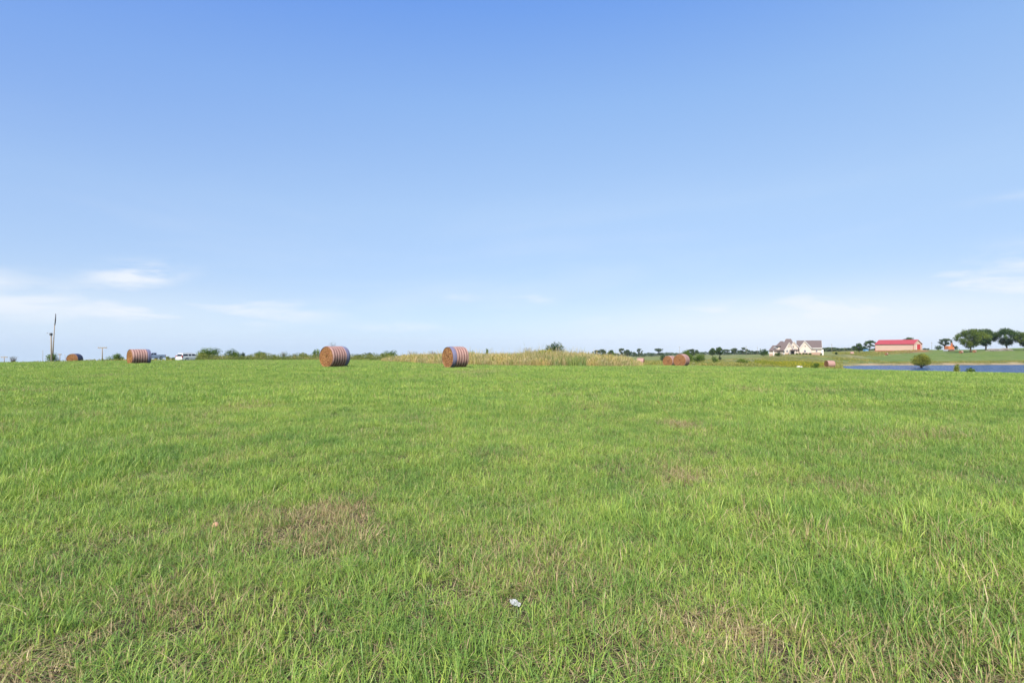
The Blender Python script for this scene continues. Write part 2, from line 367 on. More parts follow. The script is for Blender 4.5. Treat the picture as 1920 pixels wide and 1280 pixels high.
# ---------------------------------------------------------------- grass
def blades(n, half, hmin, hmax, wid, rng, lean=0.5, segs=3, clump=None, zoff=-0.01):
    """n blades in a square tile; returns verts, tri/quad loops, counts, attribute (rnd, tint, t)"""
    if clump:
        cx = rng.uniform(-half, half, clump); cy = rng.uniform(-half, half, clump); ci = rng.integers(0, clump, n)
        f = rng.random(n) < 0.6
        x = np.where(f, cx[ci]+rng.normal(0, 0.022, n), rng.uniform(-half, half, n)); y = np.where(f, cy[ci]+rng.normal(0, 0.022, n), rng.uniform(-half, half, n))
        out = np.arctan2(y-cy[ci], x-cx[ci]); az = np.where(f, out+rng.normal(0, .6, n), rng.uniform(0, 2*PI, n))
        hc = rng.uniform(0.7, 1.3, clump)[ci]; tc_ = rng.random(clump)[ci]
    else:
        x = rng.uniform(-half, half, n); y = rng.uniform(-half, half, n); az = rng.uniform(0, 2*PI, n); hc = np.ones(n); tc_ = rng.random(n)
    h = (hmin+(hmax-hmin)*rng.random(n)**1.7)*hc
    ln = np.abs(rng.normal(0, lean, n))+0.12
    wd = wid*rng.uniform(0.6, 1.35, n); face = az+PI/2+rng.normal(0, 0.5, n)
    rnd = rng.random(n); tint = np.clip(0.6*tc_+0.4*rng.random(n), 0, 1)
    vs = []; at_ = []
    for s in range(segs+1):
        t_ = s/segs
        r_ = h*ln*t_**1.8; z_ = h*(t_-0.32*np.minimum(ln, 1.3)*t_**2.2)+zoff
        wv = wd*(1-t_**1.6)*0.5+0.0002
        bx = x+np.cos(az)*r_; by = y+np.sin(az)*r_
        dx = np.cos(face)*wv; dy = np.sin(face)*wv
        if s < segs:
            vs.append(np.stack([bx-dx, by-dy, z_], -1)); vs.append(np.stack([bx+dx, by+dy, z_], -1)); at_ += [np.stack([rnd, tint, np.full(n, t_)], -1)]*2
        else: vs.append(np.stack([bx, by, z_], -1)); at_.append(np.stack([rnd, tint, np.ones(n)], -1))
    V = np.stack(vs, 1); AT = np.stack(at_, 1); k = V.shape[1]
    base_ = (np.arange(n)*k)[:, None]
    tris = []
    for s in range(segs-1): tris += [[2*s, 2*s+1, 2*s+3], [2*s, 2*s+3, 2*s+2]]
    tris.append([2*segs-2, 2*segs-1, 2*segs])
    tr_ = np.array(tris).ravel()[None, :]+base_
    return V.reshape(-1, 3), tr_.reshape(-1), AT.reshape(-1, 3)
def grass_mat(name, greens, straw, trans=0.30):
    m = D.materials.new(name); m.use_nodes = True; t = NT(m.node_tree); t.n.clear()
    a = t.new('ShaderNodeAttribute', attribute_name='bc'); sp = t.new('ShaderNodeSeparateColor'); t.l.new(a.outputs['Color'], sp.inputs[0])
    rnd, tint, th = sp.outputs
    dr = t.new('ShaderNodeAttribute', attribute_name='dry', attribute_type='INSTANCER')
    gp = t.new('ShaderNodeNewGeometry')
    nb = t.noise(gp.outputs['Position'], 0.22, 4, 0.6); nm = t.noise(gp.outputs['Position'], 1.3, 3, 0.6)
    f = t.math('ADD', t.math('ADD', t.math('MULTIPLY', tint, 0.45), t.math('MULTIPLY', t.math('FRACT', t.math('MULTIPLY', rnd, 17.3)), 0.35)), t.math('ADD', t.math('MULTIPLY', t.math('SUBTRACT', nb, 0.5), 0.45), t.math('MULTIPLY', t.math('SUBTRACT', nm, 0.5), 0.75)))
    c = t.ramp(t.math('ADD', f, 0.12), [(0.0, greens[0]), (0.45, greens[1]), (0.75, greens[2]), (1.0, greens[3])])
    dv = t.math('ADD', dr.outputs['Fac'], t.math('MULTIPLY', t.math('SUBTRACT', nm, 0.5), 0.25))
    isdry = t.smooth(t.math('SUBTRACT', dv, rnd), -0.04, 0.04)
    sc = t.ramp(tint, [(0.0, straw[0]), (0.5, straw[1]), (1.0, straw[2])])
    c = t.mix(isdry, c, sc)
    c = t.mix(t.math('MULTIPLY', t.smooth(th, 0.35, 0.0), 0.45), c, (0.13, 0.115, 0.05))      # most blades turn a darker olive-brown towards the foot
    d = t.new('ShaderNodeBsdfPrincipled'); t.put(d, 'Base Color', c); d.inputs['Roughness'].default_value = 0.5; d.inputs['Specular IOR Level'].default_value = 0.3
    tr_ = t.new('ShaderNodeBsdfTranslucent'); t.put(tr_, 0, t.mix(1.0, c, (1.25, 1.35, 0.7), 'MULTIPLY'))
    mx = t.new('ShaderNodeMixShader'); t.put(mx, 0, trans); t.l.new(d.outputs[0], mx.inputs[1]); t.l.new(tr_.outputs[0], mx.inputs[2])
    o = t.new('ShaderNodeOutputMaterial'); t.l.new(mx.outputs[0], o.inputs[0]); return m
GM = grass_mat('meadow_grass', [(0.055, 0.125, 0.034), (0.180, 0.300, 0.058), (0.360, 0.455, 0.080), (0.560, 0.620, 0.150)], [(0.16, 0.11, 0.055), (0.38, 0.285, 0.145), (0.60, 0.475, 0.28)])
rng = np.random.default_rng(7)
tiles = []
def add_tile(args, nvar):
    i0 = len(tiles)
    for k_ in range(nvar):
        V, T, AT = blades(rng=rng, **args)
        tiles.append(mesh_np('grass_tile_%03d' % len(tiles), V, T, 3, GM, attrs={'bc': AT}, link=False))
    return i0
i_near = add_tile(dict(n=540, half=0.24, hmin=0.03, hmax=0.14, wid=0.0042, lean=0.75, clump=26), 6)
i_tuft = add_tile(dict(n=130, half=0.20, hmin=0.09, hmax=0.25, wid=0.0052, lean=0.55, clump=6, segs=4), 4)
i_dry = add_tile(dict(n=420, half=0.24, hmin=0.02, hmax=0.09, wid=0.0045, lean=1.3, clump=30), 3)
i_thatch = add_tile(dict(n=420, half=0.22, hmin=0.015, hmax=0.055, wid=0.005, lean=2.2, clump=40), 3)
i_mid = add_tile(dict(n=1000, half=0.50, hmin=0.05, hmax=0.17, wid=0.010, lean=0.6, clump=40, segs=2), 5)
i_far = add_tile(dict(n=900, half=1.25, hmin=0.06, hmax=0.19, wid=0.030, lean=0.55, segs=2), 4)
tcol = D.collections.new('grass_tiles')
for o in tiles: tcol.objects.link(o)
pts = []; rots = []; scl = []; ids = []; dry = []
# bare / straw patches of the photographed meadow: bearing px, row py, half widths in px
PATCH = [(600, 965, 135, 36, .76), (510, 1000, 80, 30, .7), (640, 1020, 90, 40, .6), (1285, 800, 30, 12, .8), (1270, 890, 60, 9, .8), (1580, 905, 70, 10, .6), (1640, 920, 40, 9, .5),
         (1360, 1200, 110, 35, .75), (1230, 1170, 60, 30, .5), (1500, 1010, 40, 20, .5), (60, 1245, 70, 35, .8), (400, 1120, 30, 25, .5), (410, 775, 18, 10, .4), (1850, 1130, 60, 60, .5),
         (880, 700, 60, 5, .4), (1740, 1000, 60, 30, .4), (250, 1120, 35, 12, .5), (1120, 1230, 60, 30, .4), (910, 1010, 30, 30, .45), (1005, 770, 60, 5, .2)]
PG = [((p-960)/F*(CAMZ*F/(y_-HOR)), CAMZ*F/(y_-HOR), a_/F*(CAMZ*F/(y_-HOR)), b_*CAMZ*F/(y_-HOR)**2, s_) for (p, y_, a_, b_, s_) in PATCH]
def dryness(x, y):
    v = 0.07+0.32*smst(vn3.fbm(x*0.5+40, y*0.5), 0.62, 0.84)+0.20*smst(vn2.fbm(x*1.7, y*1.7+11), 0.56, 0.78)*np.clip(1.3-y/25, .3, 1)
    wob = (vn1.fbm(x*2.2, y*2.2)-.5)*1.6
    for (cx_, cy_, a_, b_, s_) in PG:
        a_ = max(a_, .2); b_ = max(b_, .18)
        v = np.maximum(v, s_*smst(1.5+wob-np.sqrt(((x-cx_)/a_)**2+((y-cy_)/b_)**2), 0.0, 1.1))
    return v
def scatter(y0, y1, sp, ibase, nvar, sc0, kind, keep=1.0, side=1.22):
    ys = np.arange(y0, y1, sp*0.9); X_ = []; Y_ = []
    for yy in ys:
        hw = side*yy+1.5
        xx = np.arange(-hw, hw, sp); X_.append(xx+rng.uniform(-.5, .5, len(xx))*sp); Y_.append(yy+rng.uniform(-.5, .5, len(xx))*sp)
    x = np.concatenate(X_); y = np.concatenate(Y_)
    px = 960+F*x/np.maximum(y, 0.3); ok = (y < edge_d(px)+4) & (rng.random(len(x)) < keep)
    for (sx, sy, sr) in ((0.014, 2.66, 0.06), (-2.24, 3.93, 0.06)): ok &= ((x-sx)**2+((y-sy+.12)*.8)**2 > sr**2)
    x = x[ok]; y = y[ok]; dr = dryness(x, y)
    lush = smst(vn2.fbm(x*0.35, y*0.35+5), 0.35, 0.65)
    if kind == 'near':
        d_ = rng.random(len(x)) < smst(dr, 0.40, 1.0)*0.80
        i_ = np.where(d_, i_dry+rng.integers(0, 3, len(x)), ibase+rng.integers(0, nvar, len(x)))
        s_ = sc0*(0.85+0.3*lush)*rng.uniform(.85, 1.15, len(x))
    elif kind == 'thatch':
        i_ = ibase+rng.integers(0, nvar, len(x)); s_ = sc0*rng.uniform(.8, 1.2, len(x)); dr = np.clip(.22+dr, 0, 1)
    elif kind == 'tuft':
        kp = (dr < 0.6) & (rng.random(len(x)) < 0.35+0.35*lush); x = x[kp]; y = y[kp]; dr = dr[kp]*.2; lush = lush[kp]
        i_ = ibase+rng.integers(0, nvar, len(x)); s_ = sc0*rng.uniform(.6, 1.2, len(x))*(.7+.4*lush)
    else:
        i_ = ibase+rng.integers(0, nvar, len(x)); s_ = sc0*(0.88+0.24*lush)*rng.uniform(.85, 1.15, len(x))*(1-.35*smst(dr, .4, 1))
    pts.append(np.stack([x, y, hgt(x, y)], -1)); ids.append(i_); scl.append(s_); dry.append(dr); rots.append(rng.uniform(0, 2*PI, len(x)))
scatter(0.6, 13.5, 0.27, i_near, 6, 1.0, 'near')
scatter(0.6, 9.5, 0.26, i_thatch, 3, 1.0, 'thatch')
scatter(0.9, 15.0, 0.36, i_tuft, 4, 0.82, 'tuft')
scatter(12.5, 33, 0.60, i_mid, 5, 1.0, 'mid')
scatter(31, 90, 1.35, i_far, 4, 1.0, 'far')
P = np.concatenate(pts); ids = np.concatenate(ids); scl = np.concatenate(scl); dry = np.concatenate(dry); rots = np.concatenate(rots)
def instancer(name, P, ids, scl, dry, rots, coll, mat_):
    me = D.meshes.new(name); me.vertices.add(len(P)); me.vertices.foreach_set('co', P.astype(np.float32).ravel())
    for nm, ty, v in (('idx', 'INT', ids.astype(np.int32)), ('scl', 'FLOAT', scl.astype(np.float32)), ('dry', 'FLOAT', dry.astype(np.float32)), ('rz', 'FLOAT', rots.astype(np.float32))):
        a = me.attributes.new(nm, ty, 'POINT'); a.data.foreach_set('value', v)
    me.materials.append(mat_)
    o = D.objects.new(name, me); C.objects.link(o)
    ng = D.node_groups.new(name+'_scatter', 'GeometryNodeTree')
    ng.interface.new_socket('Geometry', in_out='INPUT', socket_type='NodeSocketGeometry'); ng.interface.new_socket('Geometry', in_out='OUTPUT', socket_type='NodeSocketGeometry')
    N = ng.nodes; L = ng.links
    gi = N.new('NodeGroupInput'); go = N.new('NodeGroupOutput'); ip = N.new('GeometryNodeInstanceOnPoints')
    mp_ = N.new('GeometryNodeMeshToPoints'); L.new(gi.outputs[0], mp_.inputs['Mesh'])
    ci = N.new('GeometryNodeCollectionInfo'); ci.inputs['Collection'].default_value = coll; ci.inputs['Separate Children'].default_value = True; ci.inputs['Reset Children'].default_value = True
    def na(nm, ty):
        n_ = N.new('GeometryNodeInputNamedAttribute'); n_.data_type = ty; n_.inputs['Name'].default_value = nm; return n_.outputs[0]
    L.new(mp_.outputs[0], ip.inputs['Points']); L.new(ci.outputs[0], ip.inputs['Instance']); ip.inputs['Pick Instance'].default_value = True
    L.new(na('idx', 'INT'), ip.inputs['Instance Index']); L.new(na('scl', 'FLOAT'), ip.inputs['Scale'])
    cx_ = N.new('ShaderNodeCombineXYZ'); L.new(na('rz', 'FLOAT'), cx_.inputs[2]); L.new(cx_.outputs[0], ip.inputs['Rotation'])
    L.new(ip.outputs[0], go.inputs[0])
    md = o.modifiers.new('scatter', 'NODES'); md.node_group = ng
    return o
gr = instancer('meadow_grass', P, ids, scl, dry, rots, tcol, GM)
tag(gr, 'short green meadow grass with straw-coloured patches', 'grass', kind='stuff')
print('grass tiles', len(P))

# ---------------------------------------------------------------- tall weeds and dry grass
def tallgrass(name, pos, h, wid, mat_, label, rng, lean=0.35, seeds=True, cat='tall grass'):
    """pos (n,2) roots, h (n) heights: stems with a feathery head"""
    n = len(pos); x = pos[:, 0]; y = pos[:, 1]; z = hgt(x, y)-0.03
    az = rng.uniform(0, 2*PI, n); ln = np.abs(rng.normal(0, lean, n)); fc = rng.uniform(0, PI, n); rnd = rng.random(n); V = []; AT = []
    prof = [(0, .8), (.45, 1.0), (.72, .8), (.86, 2.2), (1.0, .3)] if seeds else [(0, 1.0), (.4, 1.1), (.75, .7), (1.0, .05)]
    for t_, wf in prof:
        r_ = h*ln*t_**2; bx = x+np.cos(az)*r_; by = y+np.sin(az)*r_; bz = z+h*t_*(1-.15*ln*t_)
        dx = np.cos(fc)*wid*np.minimum(1, .95/h)*wf*.5; dy = np.sin(fc)*wid*np.minimum(1, .95/h)*wf*.5
        V += [np.stack([bx-dx, by-dy, bz], -1), np.stack([bx+dx, by+dy, bz], -1)]; AT += [rnd, rnd]
    V = np.stack(V, 1); AT = np.stack(AT, 1); k_ = V.shape[1]; f = []
    for s in range(len(prof)-1): f.append([2*s, 2*s+1, 2*s+3, 2*s+2])
    fi = np.array(f).ravel()[None]+(np.arange(n)*k_)[:, None]
    o = mesh_np(name, V.reshape(-1, 3), fi.ravel(), 4, mat_, attrs={'v': AT.ravel()}); tag(o, label, cat, kind='stuff'); return o
M_dry = foliage_mat('dry_tall_grass', (0.24, 0.21, 0.10), (0.42, 0.35, 0.20), (0.58, 0.47, 0.31), 0.4, alt=(0.24, 0.30, 0.10))
M_green_w = foliage_mat('green_weeds', (0.11, 0.17, 0.07), (0.19, 0.26, 0.10), (0.29, 0.35, 0.15), 0.4)
M_olive_w = foliage_mat('olive_weeds', (0.11, 0.13, 0.045), (0.19, 0.21, 0.065), (0.30, 0.28, 0.11), 0.4, alt=(0.44, 0.34, 0.17))
M_hedge = foliage_mat('fence_row', (0.035, 0.06, 0.022), (0.10, 0.135, 0.042), (0.23, 0.24, 0.09), 0.3, alt=(0.38, 0.32, 0.17))
M_gold = foliage_mat('goldenrod', (0.09, 0.13, 0.03), (0.17, 0.20, 0.04), (0.30, 0.28, 0.04), 0.35, alt=(0.45, 0.36, 0.03))
def thicket(name, pos, h, size, mat_, label, rng, cat='undergrowth'):
    n = len(pos); z0 = hgt(pos[:, 0], pos[:, 1]); q = rng.random(n)**.7
    c = np.stack([pos[:, 0]+rng.normal(0, .1, n), pos[:, 1], z0+h*q], -1)
    a = rng.normal(size=(n, 3)); a[:, 2] = np.abs(a[:, 2])*1.3+.3; a /= np.linalg.norm(a, axis=1)[:, None]; b_ = np.cross(a, rng.normal(size=(n, 3))); b_ /= np.linalg.norm(b_, axis=1)[:, None]
    s = size*rng.uniform(.5, 1.4, n)[:, None]; V = np.stack([c-a*s, c-b_*s*.45, c+a*s*1.2, c+b_*s*.45], 1).reshape(-1, 3)
    tint = np.clip(.55*rng.random(n)+.45*vn2.fbm(pos[:, 0]*.4, pos[:, 1]*.4)*1.3, 0, 1)
    o = mesh_np(name, V, np.arange(4*n), 4, mat_, attrs={'v': np.repeat(tint, 4)}); tag(o, label, cat, kind='stuff'); return o
def band(px0, px1, d0, d1, n, rng, pe=1.0):
    px = rng.uniform(px0, px1, n); d = d0(px)+(d1(px)-d0(px))*rng.random(n)**pe
    return np.stack([(px-960)/F*d, d], -1), px, d
r2 = np.random.default_rng(21)
front = lambda px: np.interp(px, [715, 740, 800, 880, 960, 1050, 1130, 1180, 1205], [62, 58, 51, 47.5, 46, 47, 45, 49, 54])
back = lambda px: np.interp(px, [715, 760, 900, 1000, 1100, 1205], [66, 66, 64, 64, 64, 66])
pos, px_, d_ = band(716, 1204, front, back, 60000, r2)
hh = 1.30*np.interp(px_, [716, 760, 860, 960, 1000, 1060, 1120, 1170, 1204], [.35, .75, 1.0, 1.0, 1.25, 1.3, 1.05, .95, .45])*r2.uniform(.5, 1.08, len(px_))*(0.6+0.6*vn2.fbm(pos[:, 0]*.5, pos[:, 1]*.5))*(1+.45*(r2.random(len(px_)) < .03))
hh *= .55+.45*smst(d_, front(px_), front(px_)+3)
tallgrass('tall_dry_grass', pos, hh, 0.019, M_dry, 'long bank of tall tan dry grass behind the mown meadow', r2)
pos, px_, d_ = band(1018, 1100, lambda p: front(p)-.4, lambda p: front(p)+5, 2600, r2)
k_ = vn3.fbm(pos[:, 0]*.7, pos[:, 1]*.7) > .52; pos = pos[k_]
tallgrass('green_weeds', pos, r2.uniform(.4, 1.25, len(pos)), 0.04, M_green_w, 'grey-green leafy weeds growing in the tall dry grass', r2, seeds=False, cat='weeds')
pos, px_, d_ = band(1012, 1034, lambda p: 52+0*p, lambda p: 57+0*p, 700, r2)
tallgrass('yellow_weeds', pos, r2.uniform(1.2, 1.75, len(pos)), 0.06, M_gold, 'yellow flowering weeds in front of the small leafy tree', r2, cat='weeds')
pos, px_, d_ = band(368, 745, lambda p: 92+0*p, lambda p: 110+0*p, 42000, r2)
hh = .26+2.5*np.clip(vn1.fbm(pos[:, 0]*.28, pos[:, 1]*.28)-.28, 0, 1)**1.1+.5*vn3.fbm(pos[:, 0]*1.3, pos[:, 1]*1.3)
thicket('fence_row_weeds', pos, hh, 0.085, M_hedge, 'low olive, green and tan growth along the far left field edge', r2)
pos, px_, d_ = band(-60, 330, lambda p: 70+0*p, lambda p: 80+0*p, 2600, r2)
tallgrass('crest_weeds', pos, r2.uniform(.15, .5, len(pos)), 0.05, M_olive_w, 'thin line of rough weeds on the left skyline', r2, cat='weeds')
pos, px_, d_ = band(1205, 1580, lambda p: np.interp(p, [1205, 1320, 1430, 1580], [80, 92, 100, 118]), lambda p: 225+0*p, 60000, r2, 1.2)
k_ = (vn2.fbm(pos[:, 0]*.06, pos[:, 1]*.06) > .44); k_ &= ~((px_ < 1385) & (np.abs(d_-(104+(px_-1300)*0.25)) < 5)); pos = pos[k_]; d_ = d_[k_]
thicket('pasture_scrub', pos, .15+1.1*vn1.fbm(pos[:, 0]*.15, pos[:, 1]*.15)**1.5, 0.12, M_olive_w, 'patchy olive scrub across the slope below the cream house', r2, 'scrub')
pos, px_, d_ = band(1415, 1562, lambda p: 112+0*p, lambda p: 150+0*p, 22000, r2)
k_ = (vn3.fbm(pos[:, 0]*.12, pos[:, 1]*.12+3) > .44) & ((px_ < 1536) | (d_ > 131)); pos = pos[k_]
thicket('goldenrod_weeds', pos, .3+1.5*vn2.fbm(pos[:, 0]*.3, pos[:, 1]*.3), 0.11, M_gold, 'yellow-green goldenrod thicket left of the pink bale at the pond', r2, 'weeds')
pos, px_, d_ = band(1560, 1730, lambda p: 196+0*p, lambda p: 318+0*p, 40000, r2)
k_ = ((px_ < 1640+10*r2.normal(size=len(px_))) | (d_ > 292)) & (vn2.fbm(pos[:, 0]*.05+8, pos[:, 1]*.05) > .46); pos = pos[k_]
thicket('slope_weeds', pos, .15+1.2*vn1.fbm(pos[:, 0]*.1, pos[:, 1]*.1)**1.5, 0.20, M_olive_w, 'rough weeds on the slope below and left of the red-roofed barn', r2, 'weeds')
pos, px_, d_ = band(1590, 2100, lambda p: 178+0*p, lambda p: 188+0*p, 26000, r2)
k_ = vn2.fbm(pos[:, 0]*.08+8, pos[:, 1]*.2) > .40; pos = pos[k_]
thicket('bank_weeds', pos, .1+.5*vn1.fbm(pos[:, 0]*.3, pos[:, 1]*.3), 0.11, M_olive_w, 'strip of dry weeds on top of the sandy pond bank', r2, 'weeds')
pos, px_, d_ = band(1500, 2100, lambda p: 161+0*p, lambda p: 170+0*p, 9000, r2)
k_ = (vn2.fbm(pos[:, 0]*.08+3, pos[:, 1]*.2) > .46) & (hgt(pos[:, 0], pos[:, 1]) > WZ-.05); pos = pos[k_]
thicket('shore_weeds', pos, .1+.4*vn1.fbm(pos[:, 0]*.3, pos[:, 1]*.3), 0.10, M_dry, 'tan reeds and weeds at the far waterline of the pond', r2, 'weeds')
pos, px_, d_ = band(1300, 1560, lambda p: edge_d(p)-3, lambda p: edge_d(p)+6, 2500, r2)
tallgrass('field_edge_grass', pos, r2.uniform(.08, .28, len(pos)), 0.03, M_olive_w, 'rough longer grass along the right edge of the meadow', r2, cat='rough grass')

# ---------------------------------------------------------------- trees and bushes
def crown(n, blobs, size, rng, flat=0.75):
    """blobs: (x,y,z,rx,ry,rz); leaves fill the outer shell of each blob"""
    wts = np.array([b[3]*b[5] for b in blobs]); wts = wts/wts.sum(); bi = rng.choice(len(blobs), n, p=wts); B = np.array(blobs)[bi]
    v = rng.normal(size=(n, 3)); v /= np.linalg.norm(v, axis=1)[:, None]
    r = rng.random(n)**0.45
    lump = 1+0.22*np.sin(v[:, 0]*5+B[:, 0]*3)*np.cos(v[:, 2]*6+B[:, 1])+rng.normal(0, .05, n)
    c = B[:, :3]+v*(r*lump)[:, None]*B[:, 3:]
    # leaf quads
    nn = v*0.7+rng.normal(size=(n, 3))*0.8; nn /= np.linalg.norm(nn, axis=1)[:, None]
    a = np.cross(nn, rng.normal(size=(n, 3))); a /= np.linalg.norm(a, axis=1)[:, None]; b = np.cross(nn, a)
    s = size*rng.uniform(.5, 1.3, n)[:, None]
    V = np.stack([c-a*s, c-b*s*.55, c+a*s, c+b*s*.55], 1).reshape(-1, 3)
    clump_v = rng.random(len(blobs))[bi]
    val = np.clip(0.40*rng.random(n)+0.60*clump_v, 0, 1)
    return V, np.arange(n*4), np.repeat(val, 4)
M_bark = mat('bark', (0.11, 0.085, 0.06), 0.95, scale=4, var=.3, bump=.6)
FM = {
 'oak': foliage_mat('leaves_oak', (0.016, 0.040, 0.012), (0.042, 0.085, 0.022), (0.110, 0.165, 0.045)),
 'oaky': foliage_mat('leaves_bright_oak', (0.040, 0.075, 0.018), (0.090, 0.135, 0.028), (0.165, 0.205, 0.045)),
 'bush': foliage_mat('leaves_bush', (0.026, 0.056, 0.014), (0.072, 0.130, 0.028), (0.180, 0.245, 0.055)),
 'yel': foliage_mat('leaves_yellow_green', (0.080, 0.105, 0.020), (0.175, 0.200, 0.038), (0.300, 0.310, 0.065)),
 'far': foliage_mat('leaves_far_tree', (0.032, 0.055, 0.030), (0.050, 0.080, 0.042), (0.075, 0.105, 0.055), .2),
 'grey': foliage_mat('twigs_grey', (0.10, 0.10, 0.085), (0.17, 0.165, 0.13), (0.24, 0.22, 0.18), .15),
}
def plant(name, px, wpx, top, d, style, fm, label, cat, group, seed, base_py=None, gap=0.0):
    rg = np.random.default_rng(seed); x = (px-960)/F*d; z0 = H(x, d)
    zt = zrow(top, d); h = zt-z0; hw = wpx/2/F*d*{'bush': 1.28, 'tree': 1.10, 'wide': 1.08, 'sparse': 1.15, 'twig': 1.1}[style]*(1.35 if d > 310 else 1); root = empty(name, (x, d, z0), rg.uniform(0, .3), label, cat, group)
    ppm = F/d*0.533
    size = max(0.055, (0.50 if d > 200 else 0.48)/ppm) if d > 60 else 0.07
    bl = []
    if style in ('tree', 'wide', 'sparse'):
        cb = h*{'tree': .12, 'wide': .26, 'sparse': .26}[style]; nb = {'tree': 26, 'wide': 20, 'sparse': 13}[style]
        if d > 400 and style == 'tree': cb = h*.03; nb = 9
        zm = (cb+h)/2; hz = (h-cb)/2; zm -= hz*{'tree': -.06, 'wide': .25, 'sparse': 0}[style]
        for i in range(nb):
            a = i*2.399963+rg.uniform(-.3, .3); cz = 1-2*(i+.5)/nb; sr = math.sqrt(1-cz*cz); rad = hw*.70*sr*rg.uniform(.55, 1.22)
            zc = zm+hz*.74*cz*rg.uniform(.8, 1.05)
            if cz < -.2: rad *= 1+cz*.45
            rx = hw*rg.uniform(.13, .31)*(.85 if style == 'sparse' else 1); rz = hz*rg.uniform(.20, .36)*(.8 if style == 'sparse' else 1)
            if nb == 9: rx *= 1.5; rad *= rg.uniform(.7, 1.5); zc = cb+(h-cb)*rg.uniform(.1, .85)
            zc = max(min(zc, h-rz), cb+rz*.5)
            bl.append((rad*math.cos(a), rad*.85*math.sin(a), zc, rx, rx, rz))
        bl.append((rg.uniform(-.2, .2)*hw, 0, h-(h-cb)*.2, hw*.36, hw*.36, (h-cb)*.19))
    else:
        nb = 9
        for i in range(nb):
            a = rg.uniform(0, 2*PI); rad = hw*rg.uniform(.15, .72); zc = h*rg.uniform(.30, .74); rx = hw*rg.uniform(.26, .42)
            bl.append((rad*math.cos(a), rad*.7*math.sin(a), zc, rx, rx, min(h*rg.uniform(.22, .36), h-zc)))
        bl.append((rg.uniform(-.2, .2)*hw, 0, h*.70, hw*.4, hw*.4, h*.28)); bl.append((0, 0, h*.25, hw*.72, hw*.6, h*.26))
    # a solid-looking crown needs about this many leaves for the area it covers
    area = 2*hw*h; n = int(np.clip(area/(size*size)*{'tree': 3.6, 'wide': 3.6, 'sparse': 2.0, 'bush': 2.3, 'twig': 1.0}[style], 160, 22000))
    if style == 'twig':
        mb = MB()
        for i in range(int(26)):
            a = rg.uniform(0, 2*PI); l = h*rg.uniform(.55, 1.0); o_ = hw*rg.uniform(.2, 1)
            mb.tube([(0, 0, 0), (o_*.35*math.cos(a), o_*.35*math.sin(a), l*.5), (o_*math.cos(a), o_*.8*math.sin(a), l)], [max(.02, .2/ppm)*.8, max(.015, .15/ppm)*.8, .01], 4)
        mb.build('stems', M_bark, root); n = int(n*.45)
        V, I, v = crown(n, [(b_[0], b_[1], b_[2], b_[3]*.8, b_[4]*.8, b_[5]) for b_ in bl], size*.8, rg)
        mesh_np('crown', V, I, 4, FM[fm], root, attrs={'v': v}); return root
    V, I, v = crown(n, bl, size, rg)
    V[:, 2] = np.maximum(V[:, 2], 0.0)
    mesh_np('crown', V, I, 4, FM[fm], root, attrs={'v': v})
    mb = MB(); tr = max(.028*h, .05)
    if style in ('tree', 'wide', 'sparse'):
        fk = h*.28
        mb.tube([(0, 0, -.3), (.02*h*rg.uniform(-1, 1), 0, fk*.5), (.03*h*rg.uniform(-1, 1), 0, fk)], [tr*1.3, tr, tr*.85], 8)
        for b_ in sorted(bl, key=lambda q: -q[3])[:9]:
            m_ = (b_[0]*.45, b_[1]*.45, fk+(b_[2]-fk)*.55)
            mb.tube([(0, 0, fk*.9), m_, (b_[0], b_[1], b_[2])], [tr*.55, tr*.35, tr*.12], 6)
        mb.build('trunk', M_bark, root, smooth=True)
    else:
        for b_ in bl[:6]: mb.tube([(0, 0, -.1), (b_[0]*.5, b_[1]*.5, b_[2]*.5), b_[:3]], [.05, .035, .012], 5)
        mb.build('stems', M_bark, root, smooth=True)
    return root
GL = 'bushes along the far left field edge'; GF = 'distant trees on the skyline'; GS = 'shrubs on the right-hand slope'; GB = 'big shade trees on the hill'
